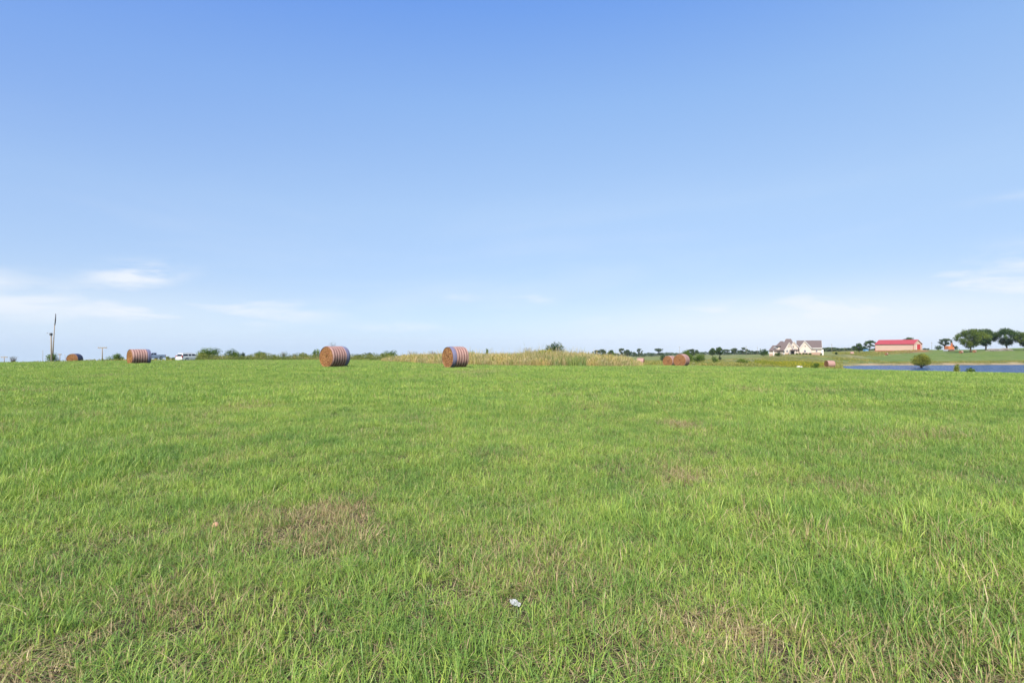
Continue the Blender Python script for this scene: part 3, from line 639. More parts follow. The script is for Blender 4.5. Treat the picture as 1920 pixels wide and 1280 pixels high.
PL = [
 ('bush', 25, 16, 667, 78, 'twig', 'grey', 'small grey leafless scrub at the far left skyline', 'shrub', GL),
 ('bush', 102, 20, 661.5, 104, 'bush', 'bush', 'dark green bush at the foot of the two tall poles', 'bush', GL),
 ('bush', 218, 27, 661.5, 98, 'bush', 'bush', 'rounded dark green bush left of the striped leftmost upright bale', 'bush', GL),
 ('bush', 314, 13, 667, 108, 'bush', 'yel', 'small yellow-green bush between pickup and white van', 'bush', GL),
 ('bush', 326, 9, 669, 112, 'bush', 'far', 'tiny dark bush just left of the white wagon', 'bush', GL),
 ('bush', 394, 43, 649.5, 108, 'bush', 'bush', 'tallest leafy bush, directly right of the white wagon', 'bush', GL),
 ('bush', 378, 24, 660, 103, 'bush', 'yel', 'yellowish bush at the bonnet of the white wagon', 'bush', GL),
 ('bush', 437, 32, 652, 110, 'bush', 'bush', 'second tall round green bush right of the wagon', 'bush', GL),
 ('bush', 458, 14, 659, 125, 'bush', 'far', 'small dark bush between the round bush and the wide low bush', 'bush', GL),
 ('bush', 482, 30, 657.5, 110, 'bush', 'bush', 'wide low green bush in the middle of the left hedge', 'bush', GL),
 ('bush', 496, 10, 659, 118, 'bush', 'far', 'narrow dark bush on the right shoulder of the wide low bush', 'bush', GL),
 ('bush', 514, 12, 664, 118, 'bush', 'far', 'very low blue-green bush in a gap of the left hedge', 'bush', GL),
 ('bush', 533, 15, 657, 114, 'twig', 'bush', 'pointed dark shrub with two upright tips', 'shrub', GL),
 ('bush', 552, 12, 661, 112, 'twig', 'bush', 'thin wispy shrub between two bushes of the left hedge', 'shrub', GL),
 ('bush', 567, 17, 660, 106, 'bush', 'yel', 'yellow-green low bush left of the near bale', 'bush', GL),
 ('bush', 579, 9, 664, 116, 'bush', 'far', 'small dark bush just left of the upright bushy tree', 'bush', GL),
 ('small_tree', 592, 15, 653.5, 112, 'bush', 'bush', 'narrow upright small tree touching the left side of the near bale', 'tree', GL),
 ('shrub', 624, 20, 640, 96, 'twig', 'far', 'spiky shrub tips rising behind the near bale', 'shrub', GL),
 ('bush', 672, 20, 663, 112, 'bush', 'far', 'low dark bush right of the near left bale', 'bush', GL),
 ('bush', 692, 18, 659.5, 110, 'bush', 'far', 'blue-green bush midway between the near bale and dry grass bank', 'bush', GL),
 ('bush', 722, 22, 660, 100, 'bush', 'yel', 'yellow-green bush at the left end of the dry grass bank', 'bush', GL),
 ('bush', 736, 28, 655.5, 104, 'bush', 'bush', 'dark green bush at the left end of the tall dry grass', 'bush', GL),
 ('shrub', 775, 22, 657, 66, 'twig', 'grey', 'grey wispy dead weeds standing above the dry grass left part', 'shrub', 'tall weeds in the dry grass'),
 ('shrub', 812, 16, 656, 66, 'twig', 'grey', 'grey wispy dead weeds just left of the blue-banded bale', 'shrub', 'tall weeds in the dry grass'),
 ('bush', 884, 14, 656, 60, 'bush', 'yel', 'leafy green weed clump right behind the blue-banded bale', 'bush', 'tall weeds in the dry grass'),
 ('bush', 913, 9, 652.5, 58, 'bush', 'bush', 'small rust-and-green shrub poking above the dry grass', 'bush', 'tall weeds in the dry grass'),
 ('shrub', 990, 26, 650, 60, 'twig', 'grey', 'grey feathery weeds left of the small leafy tree', 'shrub', 'tall weeds in the dry grass'),
 ('shrub', 1090, 22, 656, 60, 'twig', 'grey', 'sparse grey weeds right of the small leafy tree', 'shrub', 'tall weeds in the dry grass'),
 ('small_tree', 1038, 38, 639.5, 62, 'bush', 'oak', 'small leafy tree rising behind the dry grass bank', 'tree', None),
 ('distant_tree', 1119, 13, 656, 420, 'sparse', 'far', 'small thin tree at the left end of the distant row', 'tree', GF),
 ('distant_tree', 1131, 17, 654, 430, 'tree', 'far', 'dense dark tree behind the right part of the dry grass', 'tree', GF),
 ('distant_tree', 1146, 13, 655.5, 420, 'tree', 'bush', 'round green tree beside the dense dark one over the dry grass', 'tree', GF),
 ('distant_tree', 1166, 12, 652.5, 520, 'sparse', 'far', 'slim tree first of the pair past the dry grass', 'tree', GF),
 ('distant_tree', 1177, 14, 655, 500, 'wide', 'far', 'flat-topped dark tree second of the pair past the dry grass', 'tree', GF),
 ('distant_tree', 1189, 10, 659.5, 620, 'tree', 'far', 'low blue tree between flat-topped tree and tall slim tree', 'tree', GF),
 ('distant_tree', 1199, 10, 653, 520, 'sparse', 'far', 'tall slim tree alone above the end of the dry grass', 'tree', GF),
 ('distant_tree', 1197, 12, 662, 560, 'bush', 'far', 'low dark bush under the tall slim tree', 'bush', GF),
 ('distant_tree', 1206, 6, 665, 560, 'bush', 'far', 'tiny dark bush right of the tall slim tree', 'bush', GF),
 ('distant_tree', 1221, 10, 663.5, 600, 'bush', 'far', 'low dark mound of bush left of the blue spreading tree', 'bush', GF),
 ('distant_tree', 1234, 18, 653, 560, 'tree', 'far', 'blue-looking spreading tree left of the paired bales', 'tree', GF),
 ('bush', 1245, 15, 663, 190, 'bush', 'far', 'soft dark bush partly behind the left of the paired bales', 'bush', GS),
 ('bush', 1289, 31, 655, 150, 'bush', 'bush', 'large green bush just behind the paired bales', 'bush', GS),
 ('distant_tree', 1296, 20, 654, 330, 'tree', 'far', 'dark tree standing behind the large green bush by the paired bales', 'tree', GF),
 ('bush', 1311, 24, 661.5, 140, 'bush', 'bush', 'medium green bush right of the large one by the paired bales', 'bush', GS),
 ('bush', 1340, 12, 666.5, 150, 'bush', 'bush', 'small round dark bush beside the pale track', 'bush', GS),
 ('bush', 1350, 6, 666, 200, 'bush', 'far', 'tiny dark bush up slope of the round bush by the track', 'bush', GS),
 ('shade_tree', 1336, 14, 652, 330, 'wide', 'oak', 'left one of two joined round trees above the track', 'tree', GF),
 ('shade_tree', 1349, 18, 650, 330, 'wide', 'oak', 'taller right one of two joined round trees above the track', 'tree', GF),
 ('distant_tree', 1364, 10, 654, 520, 'tree', 'far', 'first small tree right of the two joined round trees', 'tree', GF),
 ('distant_tree', 1376, 16, 652, 520, 'tree', 'far', 'broad dark tree second right of the joined round trees', 'tree', GF),
 ('distant_tree', 1393, 12, 650.5, 480, 'tree', 'far', 'tallest tree midway between joined round trees and house', 'tree', GF),
 ('distant_tree', 1404, 9, 656, 560, 'tree', 'far', 'small tree right of the tallest midway tree', 'tree', GF),
 ('distant_tree', 1411, 8, 656.5, 580, 'tree', 'far', 'small round tree fourth left of the house', 'tree', GF),
 ('distant_tree', 1420, 10, 657, 560, 'tree', 'far', 'low tree next left of the bush by the house', 'tree', GF),
 ('bush', 1432, 16, 653, 262, 'bush', 'oak', 'dark round tree touching the left end of the cream house', 'tree', GF),
 ('bush', 1389, 28, 671, 108, 'bush', 'bush', 'widest green bush in the foreground slope below the skyline trees', 'bush', GS),
 ('bush', 1407, 14, 676, 112, 'bush', 'olive' if False else 'yel', 'low olive bush attached to the right of the widest green bush', 'bush', GS),
 ('bush', 1458, 17, 660.5, 222, 'bush', 'oak', 'clipped dark green bush in front of the cream house', 'bush', GS),
 ('bush', 1529, 15, 680, 108, 'bush', 'bush', 'green bush left of the pink bale by the pond', 'bush', GS),
 ('bush', 1568, 4, 659.5, 250, 'bush', 'oak', 'small dark shrub on the slope right of the house', 'bush', GS),
 ('shade_tree', 1611, 24, 643, 300, 'wide', 'oak', 'domed dark green tree between house and barn', 'tree', GB),
 ('shade_tree', 1631, 21, 638, 345, 'sparse', 'oak', 'open-crowned tree just left of the barn', 'tree', GB),
 ('shade_tree', 1702, 28, 632, 380, 'wide', 'oak', 'dark tree top showing over the barn roof', 'tree', GB),
 ('distant_tree', 1734, 5, 652.5, 520, 'tree', 'far', 'tiny distant tree just right of the barn', 'tree', GF),
 ('distant_tree', 1740, 4, 653, 520, 'tree', 'far', 'second tiny distant tree right of the barn', 'tree', GF),
 ('distant_tree', 1760, 11, 647, 430, 'bush', 'far', 'low dark tree left of the orange digger', 'tree', GF),
 ('shade_tree', 1771, 22, 633.5, 400, 'sparse', 'far', 'open spreading tree behind the orange digger', 'tree', GF),
 ('distant_tree', 1792, 9, 647.5, 430, 'bush', 'far', 'low dark tree right of the orange digger', 'tree', GF),
 ('shade_tree', 1820, 54, 615.5, 268, 'tree', 'oaky', 'big bright green shade tree nearest the orange digger', 'tree', GB),
 ('shade_tree', 1848, 44, 615.5, 284, 'tree', 'oak', 'big dark shade tree second from the digger with forked trunk', 'tree', GB),
 ('shade_tree', 1888, 50, 614.5, 278, 'tree', 'oak', 'big dark shade tree third from the digger with wide crown', 'tree', GB),
 ('shade_tree', 1921, 30, 622, 270, 'tree', 'oaky', 'pale green shade tree cut by the right picture edge', 'tree', GB),
 ('shade_tree', 1975, 44, 616, 290, 'tree', 'oak', 'shade tree beyond the right picture edge', 'tree', GB),
 ('bush', 1792, 13, 680.5, 62, 'bush', 'yel', 'thin yellow-green shrub in front of the pond right of the round willow bush', 'shrub', 'plants at the near pond edge'),
 ('bush', 1819, 16, 688.5, 58, 'bush', 'bush', 'low green weed clump in front of the pond, right of the thin shrub', 'bush', 'plants at the near pond edge'),
]
for i, p in enumerate(PL):
    nm, px, wpx, top, d, st, fm, lab, cat, grp = p
    plant(nm, px, wpx, top, d, st, fm, lab, cat, grp, 100+i)
# round bush standing in the pond
def pond_bush():
    d = 147; x = (1727-960)/F*d; root = empty('willow_bush', (x, d, WZ), 0, 'round yellow-green willow bush standing in the pond', 'bush')
    rg = np.random.default_rng(77); hw = 18.5/F*d; h = zrow(662, d)-WZ
    bl = [(0, 0, h*.55, hw*.75, hw*.7, h*.40), (-hw*.45, 0, h*.45, hw*.5, hw*.5, h*.28), (hw*.5, 0, h*.48, hw*.48, hw*.5, h*.30), (0, -.5, h*.72, hw*.5, hw*.5, h*.26), (-hw*.1, .3, h*.3, hw*.7, hw*.6, h*.2), (hw*.3, -.2, h*.3, hw*.5, hw*.5, h*.18)]
    V, I, v = crown(9000, bl, .11, rg); mesh_np('crown', V, I, 4, FM['yel'], root, attrs={'v': v})
    mb = MB()
    for b_ in bl: mb.tube([(0, 0, -.4), (b_[0]*.5, b_[1]*.5, b_[2]*.5), b_[:3]], [.10, .07, .03], 6)
    mb.tube([(0, 0, .4), (hw*.4, -.3, .35), (hw*.75, -.5, -.05)], [.09, .07, .05], 6)
    mb.build('stems', M_bark, root, smooth=True)
pond_bush()
# far wood behind the house
def far_wood(px0, px1, top0, top1, d, n, label, seed):
    rg = np.random.default_rng(seed); px = rg.uniform(px0, px1, n); dd = d+rg.uniform(-25, 25, n); x = (px-960)/F*dd; z0 = hgt(x, dd)
    top = np.interp(px, [px0, px1], [top0, top1])+2.6*(vn3.fbm(px*.12, px*0+seed)-.5)*2
    z1 = CAMZ-(top-HOR)/F*dd; z = z0+(z1-z0)*rg.random(n)**.8
    c = np.stack([x, dd, z], -1); a = rg.normal(size=(n, 3)); a /= np.linalg.norm(a, axis=1)[:, None]; b_ = np.cross(a, rg.normal(size=(n, 3))); b_ /= np.linalg.norm(b_, axis=1)[:, None]
    s = rg.uniform(.5, 1.2, n)[:, None]; V = np.stack([c-a*s, c-b_*s, c+a*s, c+b_*s], 1).reshape(-1, 3)
    o = mesh_np('far_wood', V, np.arange(4*n), 4, FM['far'], attrs={'v': np.repeat(rg.random(n), 4)}); tag(o, label, 'woods', kind='stuff')
far_wood(1541, 1604, 651.5, 654, 520, 2600, 'dark far wood on the skyline right of the house', 5)
far_wood(1604, 1645, 654.5, 655, 520, 800, 'low far wood seen under the trees left of the barn', 6)
far_wood(1105, 1440, 664.5, 658.0, 900, 5200, 'thin blue line of far woods left of the house', 8)

# ---------------------------------------------------------------- hay bales
def hay_face_mat():
    m = D.materials.new('hay_end'); m.use_nodes = True; t = NT(m.node_tree); b = t.n['Principled BSDF']
    tcn = t.new('ShaderNodeTexCoord'); sp = t.new('ShaderNodeSeparateXYZ'); t.l.new(tcn.outputs['Object'], sp.inputs[0])
    y, z = sp.outputs[1], sp.outputs[2]; r = t.math('SQRT', t.math('ADD', t.math('MULTIPLY', y, y), t.math('MULTIPLY', z, z)))
    an = t.math('ARCTAN2', z, y); sw = t.noise(tcn.outputs['Object'], 5.0, 4, .6)
    spn = t.new('ShaderNodeCombineXYZ'); t.put(spn, 0, t.math('MULTIPLY', r, 26.0)); t.put(spn, 1, t.math('MULTIPLY', an, 2.2)); t.put(spn, 2, t.math('MULTIPLY', sw, 3.0))
    n_ = t.noise(spn.outputs[0], 1.0, 4, .7); n3 = t.noise(tcn.outputs['Object'], 13.0, 5, .7)
    f = t.math('ADD', t.math('MULTIPLY', n_, .6), t.math('MULTIPLY', n3, .5))
    c = t.ramp(f, [(.36, (0.035, 0.012, 0.005)), (.48, (0.125, 0.052, 0.022)), (.57, (0.25, 0.115, 0.052)), (.72, (0.46, 0.26, 0.13))])
    core = t.smooth(r, .10, .03); c = t.mix(core, c, (0.05, 0.025, 0.012))
    t.put(b, 'Base Color', c); b.inputs['Roughness'].default_value = .95; b.inputs['Specular IOR Level'].default_value = .1
    bp = t.new('ShaderNodeBump'); bp.inputs['Strength'].default_value = 1.0; bp.inputs['Distance'].default_value = .08; t.put(bp, 'Height', f); t.l.new(bp.outputs[0], b.inputs['Normal']); return m
def wrap_mat(name, a_, b_, L):
    m = D.materials.new(name); m.use_nodes = True; t = NT(m.node_tree); b = t.n['Principled BSDF']
    tcn = t.new('ShaderNodeTexCoord'); sp = t.new('ShaderNodeSeparateXYZ'); t.l.new(tcn.outputs['Object'], sp.inputs[0])
    sw = t.noise(tcn.outputs['Object'], 2.0, 3); xx = t.math('ADD', sp.outputs[0], t.math('MULTIPLY', sw, .02))
    st = t.math('SINE', t.math('MULTIPLY', xx, 2*PI*6.5/L)); fine = t.noise(tcn.outputs['Object'], 30.0, 4, .7)
    mp = t.new('ShaderNodeMapping'); t.l.new(tcn.outputs['Object'], mp.inputs[0]); mp.inputs['Scale'].default_value = (14, 2, 2); fib = t.noise(mp.outputs[0], 1.5, 5, .7)
    k_ = t.smooth(t.math('ADD', st, t.math('MULTIPLY', t.math('SUBTRACT', fib, .5), 3.2)), -.9, .9)
    c = t.mix(k_, a_, b_); c = t.mix(t.math('MULTIPLY', t.smooth(fine, .55, .75), .5), c, (0.26, 0.15, 0.085))
    t.put(b, 'Base Color', c); b.inputs['Roughness'].default_value = .55; b.inputs['Specular IOR Level'].default_value = .35
    bp = t.new('ShaderNodeBump'); bp.inputs['Strength'].default_value = .6; bp.inputs['Distance'].default_value = .03; t.put(bp, 'Height', t.math('ADD', fib, fine)); t.l.new(bp.outputs[0], b.inputs['Normal']); return m
M_face = hay_face_mat(); M_wrap = wrap_mat('net_wrap', (0.19, 0.095, 0.075), (0.45, 0.27, 0.22), 1.4); M_band = mat('blue_grey_wrap', (0.155, 0.145, 0.215), .45, var=.3, scale=9, bump=.3)
M_band2 = mat('dark_blue_wrap', (0.045, 0.045, 0.085), .5, var=.3, scale=9, bump=.3)
M_straw = foliage_mat('loose_straw', (0.25, 0.15, 0.06), (0.40, 0.26, 0.11), (0.55, 0.40, 0.20), .3)
def bale(px, d, yaw, L, R, band_, bandm, label, seed, full=True, sink=.06):
    """axis along local x; end face at +x looks towards the camera side; band_: None or (from,to) along x of the plain wrap strip"""
    rd = random.Random(seed); p = at(px, d); root = empty('hay_bale', (p.x, p.y, p.z+R-sink+(.06 if d < 45 else 0)), yaw, label, 'hay bale', 'round hay bales lying about the fields')
    seg = 56 if full else 28
    def surf(x0, x1, nm, m_):
        mb = MB(); n = max(4, int((x1-x0)/.03)) if full else 4; rings = []
        for i in range(n+1):
            x = x0+(x1-x0)*i/n; rg_ = []
            edge = min(abs(x-L/2), abs(x+L/2)); rad = R*(1-.045*math.exp(-edge/.045))*(1+.012*math.sin(x*2*PI*6.5/1.4))
            for k in range(seg):
                a = 2*PI*k/seg; nn = mnoise.noise(Vector((x*2.2+seed*3, math.cos(a)*1.6, math.sin(a)*1.6)))*.018+mnoise.noise(Vector((x*9, math.cos(a)*7+seed, math.sin(a)*7)))*.008
                zz = math.sin(a)*(rad+nn); 
                if zz < -R+.10: zz = -R+.10-(-R+.10-zz)*.45
                rg_.append(mb.bm.verts.new((x, math.cos(a)*(rad+nn)*1.01, zz)))
            rings.append(rg_)
        for i in range(n):
            for k in range(seg): mb.bm.faces.new((rings[i][k], rings[i][(k+1) % seg], rings[i+1][(k+1) % seg], rings[i+1][k]))
        return mb.build(nm, m_, root, smooth=True)
    if band_:
        a_, b_ = band_
        if a_ <= -L/2+.01: surf(-L/2, b_, 'plain_wrap_band', bandm); surf(b_, L/2, 'net_wrap', M_wrap)
        else: surf(-L/2, a_, 'net_wrap', M_wrap); surf(a_, L/2, 'plain_wrap_band', bandm)
    else: surf(-L/2, L/2, 'net_wrap', M_wrap)
    for s in (1, -1):
        mb = MB(); rings = []; nr_ = 22 if full else 7
        for i in range(nr_+1):
            r = R*.965*i/nr_; rg_ = []
            for k in range(seg):
                a = 2*PI*k/seg; q = mnoise.noise(Vector((math.cos(a)*r*7, math.sin(a)*r*7, seed+s*5)))*.03+mnoise.noise(Vector((math.cos(a)*r*19, math.sin(a)*r*19, seed)))*.022
                dep_ = -.045+.03*math.sin(r*40+a)*(.4)+q-.10*math.exp(-(r/.06)**2)
                if i == nr_: dep_ = -.012
                zz = math.sin(a)*r
                if zz < -R+.10: zz = -R+.10-(-R+.10-zz)*.45
                rg_.append(mb.bm.verts.new((s*(L/2+dep_), math.cos(a)*r, zz)))
            rings.append(rg_)
        for i in range(nr_):
            for k in range(seg): mb.bm.faces.new((rings[i][k], rings[i][(k+1) % seg], rings[i+1][(k+1) % seg], rings[i+1][k]))
        o = mb.build('hay_end', M_face, root, smooth=True)
        if full:   # loose stalks sticking out of the end
            rg = np.random.default_rng(seed*7+s); n = 420; rad = R*.94*np.sqrt(rg.random(n)); a = rg.uniform(0, 2*PI, n)
            c = np.stack([np.full(n, s*(L/2-.02)), rad*np.cos(a), rad*np.sin(a)], -1); dr_ = np.stack([s*rg.uniform(.1, .8, n), -np.sin(a)*rg.choice([-1, 1], n), np.cos(a)], -1)+rg.normal(0, .4, (n, 3)); dr_[:, 0] = s*np.abs(dr_[:, 0])*.45
            dr_ /= np.linalg.norm(dr_, axis=1)[:, None]; ln = rg.uniform(.04, .15, n)[:, None]; w_ = np.cross(dr_, rg.normal(size=(n, 3))); w_ /= np.linalg.norm(w_, axis=1)[:, None]; w_ *= .006
            V = np.stack([c-w_, c+w_, c+dr_*ln+w_*.6, c+dr_*ln-w_*.6], 1).reshape(-1, 3); V[:, 2] = np.maximum(V[:, 2], -R+.06)
            tag(mesh_np('loose_straw', V, np.arange(4*n), 4, M_straw, o, attrs={'v': np.repeat(rg.random(n), 4)}), kind='stuff')
    return root
def yawdeg(a): return math.radians(a)
bale(628, 37.6, yawdeg(-122.4), 1.55, .785, (-.775, -.43), M_band, 'nearest left-of-centre round bale, lavender band at its far end', 3)
bale(854, 37.3, yawdeg(-141), 1.36, .785, (.36, .68), M_band, 'round bale at centre with lavender band beside its facing end', 4)
bale(261, 51, yawdeg(-125), 1.62, .78, (-.81, -.50), M_band, 'round pinkish bale in front of the parked pickup', 5)
bale(140.5, 80, yawdeg(-78), 1.4, .80, (-.70, .55), M_band2, 'leftmost round bale with dark blue wrap, half behind the crest', 6)
bale(1256, 76, yawdeg(-134), 1.5, .80, None, None, 'left one of the two touching bales', 7)
bale(1278, 67, yawdeg(-129), 1.5, .84, None, None, 'right one of the two touching bales', 8)
bale(1555.5, 127, yawdeg(-180), 1.75, .90, None, None, 'pink bale on the near end of the pond beside the weeds', 9, False, sink=-.12)
bale(1201, 118, yawdeg(-25), 1.5, .80, None, None, 'pale bale peeping out at the right end of the dry grass bank', 10, False)
b_far = bale(1597.5, 272, yawdeg(-30), 1.5, .80, None, None, 'small pale bale on the slope between the pond and domed tree', 11, False)
for px, d, yw, lb in ((1662, 283, -150, 'small pale bale on the green slope below the barn'), (1802, 258, -160, 'small bale on the green hill, left one below the big shade trees'), (1827, 262, -150, 'small brown bale at the foot of the first big shade tree')):
    p = at(px, d); copy_tree(b_far, (p.x, p.y, p.z+.70), yawdeg(yw), lb).scale = (.88, .88, .88)

# ---------------------------------------------------------------- poles
M_pole = mat('weathered_pole', (0.24, 0.20, 0.155), .9, var=.25, scale=3); M_dark = mat('dark_metal', (0.05, 0.05, 0.055), .5); M_galv = mat('grey_metal', (0.30, 0.31, 0.32), .5)
M_ins = mat('insulator', (0.35, 0.36, 0.38), .3)
def utility_pole(px, top, d, arm, label, lean=0.0, r=.13, grp='utility poles on the skyline', ap=.25):
    p = at(px, d); h = zrow(top, d)-p.z; root = empty('utility_pole', p, 0, label, 'utility pole', grp)
    MB().tube([(0, 0, -.4), (lean*.5, 0, h*.5), (lean, 0, h)], [r*1.15, r, r*.75], 8).build('pole', M_pole, root, smooth=True)
    if arm:
        MB().box(lean-arm/2, lean+arm/2, -.07, .07, h-ap-.12, h-ap+.12).build('crossarm', M_pole, root)
        for k in (-.45, -.2, .2, .45): MB().lathe([(0, .03), (.06, .06), (.12, .03), (.18, .05), (.22, .02)], 8, (lean+arm*k, 0, h-ap+.12), 'z').build('insulator', M_ins, root)
    return root
utility_pole(8.5, 668, 150, 1.9, 'small crossarm pole at the extreme left skyline', 0, .1)
utility_pole(192, 651, 135, 2.4, 'tee-shaped pole with flat crossarm left of the round bush', 0, .13, ap=.12)
utility_pole(112.5, 663, 170, 1.2, 'short pole just right of the two tall poles', 0, .13)
utility_pole(80.5, 656.5, 150, 0, 'hair-thin pole left of the two tall poles', 0, .05)
utility_pole(124.5, 664, 120, 0, 'thin leaning post between tall poles and the dark bale', -.35, .035)
utility_pole(1274, 650, 300, .5, 'thin grey pole above the paired bales', 0, .08)
utility_pole(1399, 649, 330, .6, 'slender pole right of the tallest midway tree', 0, .09)
utility_pole(1420, 651, 380, .6, 'slender pole next left of the cream house', 0, .09)
utility_pole(1559.5, 645, 330, .6, 'thin pole on the skyline right of the cream house', 0, .10)
utility_pole(1584, 650, 420, 0, 'faint pole above the far wood left of the domed tree', 0, .08)
utility_pole(1747, 642, 400, .8, 'thin pole in the gap between barn and digger', 0, .08)
# broken tall antenna-like pole and its shorter neighbour
p = at(99.5, 104); h1 = zrow(588, 104)-p.z; hn = zrow(608, 104)-p.z
tp = empty('tall_pole', p, 0, 'tallest thin pole with thicker dark antenna section at its top', 'pole', None)
MB().tube([(-.1, 0, -.4), (.05, 0, hn*.5), (.28, 0, hn)], [.16, .10, .075], 8).build('pole', M_pole, tp, smooth=True)
MB().tube([(.32, 0, hn-.15), (.42, 0, hn+1.0), (.46, 0, h1)], [.085, .10, .06], 8).build('antenna_panel', M_dark, tp, smooth=True)
br = MB(); br.tube([(.28, 0, hn+.1), (-.05, 0, hn+.2)], .025, 6); br.build('bracket', M_galv, tp); MB().tube([(.36, 0, hn+.8), (.0, 0, hn+.9)], .025, 6).build('bracket', M_galv, tp)
ab = MB(); zb = zrow(626, 104)-p.z; ab.tube([(-.25, 0, zb), (.42, 0, zb)], .03, 6); ab.build('step_bar', M_galv, tp)
p = at(96.3, 103); h2 = zrow(624, 103)-p.z
sp_ = empty('wooden_pole', p, 0, 'shorter wooden pole with a side bracket touching the tallest pole', 'pole', None)
MB().tube([(.15, 0, -.4), (0, 0, h2*.5), (-.08, 0, h2)], [.17, .13, .11], 8).build('pole', M_pole, sp_, smooth=True)
a2 = MB(); a2.tube([(-.08, 0, h2-.35), (-.45, 0, h2-.2), (-.85, 0, h2-.05)], [.045, .04, .03], 6); a2.box(-.95, -.75, -.1, .1, h2-.1, h2+.02); a2.build('side_bracket', M_galv, sp_)
MB().box(-.24, .08, -.2, .16, h2-.5, h2-.05).build('junction_box', M_dark, sp_)

# ---------------------------------------------------------------- vehicles
M_glass = mat('tinted_glass', (0.015, 0.018, 0.022), .08, var=.05, spec=.7); M_tyre = mat('tyre', (0.02, 0.02, 0.02), .85); M_rim = mat('alloy_rim', (0.45, 0.45, 0.46), .3, metal=.7)
M_white = mat('white_car_paint', (0.72, 0.70, 0.66), .3, var=.05, coat=.6); M_silver = mat('silver_blue_car_paint', (0.42, 0.47, 0.60), .3, var=.05, coat=.6)
M_red = mat('red_lamp', (0.45, 0.02, 0.02), .25); M_clear = mat('clear_lamp', (0.7, 0.7, 0.68), .15); M_trim = mat('black_trim', (0.03, 0.03, 0.03), .6); M_lower = mat('tan_lower_cladding', (0.33, 0.30, 0.26), .6)
def shell(mb, prof, hw):
    """prof: closed side outline [(x, z, halfwidth)]: both sides and the skin between"""
    A = [mb.bm.verts.new((x, -w_, z)) for x, z, w_ in prof]; B = [mb.bm.verts.new((x, w_, z)) for x, z, w_ in prof]
    n = len(prof); mb.bm.faces.new(A[::-1]); mb.bm.faces.new(B)
    for i in range(n): mb.bm.faces.new((A[i], A[(i+1) % n], B[(i+1) % n], B[i]))
def wheels(root, xs, hw, r):
    for x in xs:
        for s in (-1, 1):
            y = s*(hw-.13)
            wv = MB().lathe([(-.12, r*.78), (-.12, r*.93), (-.08, r), (.08, r), (.12, r*.93), (.12, r*.78)], 24, (0, 0, 0), 'y').build('wheel', M_tyre, root, auto=True); wv.location = (x, y, r)
            MB().lathe([(-.02, r*.62), (.02, r*.62), (.03, r*.5), (.05, r*.15)] if s > 0 else [(-.05, r*.15), (-.03, r*.5), (-.02, r*.62), (.02, r*.62)], 16, (0, s*.105, 0), 'y').build('rim', M_rim, wv, auto=True)
def side_glass(root, quads, hwf):
    for s in (-1, 1):
        for q_ in quads:
            mb = MB(); A = [mb.bm.verts.new((x, s*(hwf(z)+.004), z)) for x, z in q_]; B = [mb.bm.verts.new((x, s*(hwf(z)-.02), z)) for x, z in q_]
            mb.bm.faces.new(A); mb.bm.faces.new(B[::-1])
            for i in range(len(q_)): mb.bm.faces.new((A[i], A[(i+1) % len(q_)], B[(i+1) % len(q_)], B[i]))
            mb.build('side_window', M_glass, root)
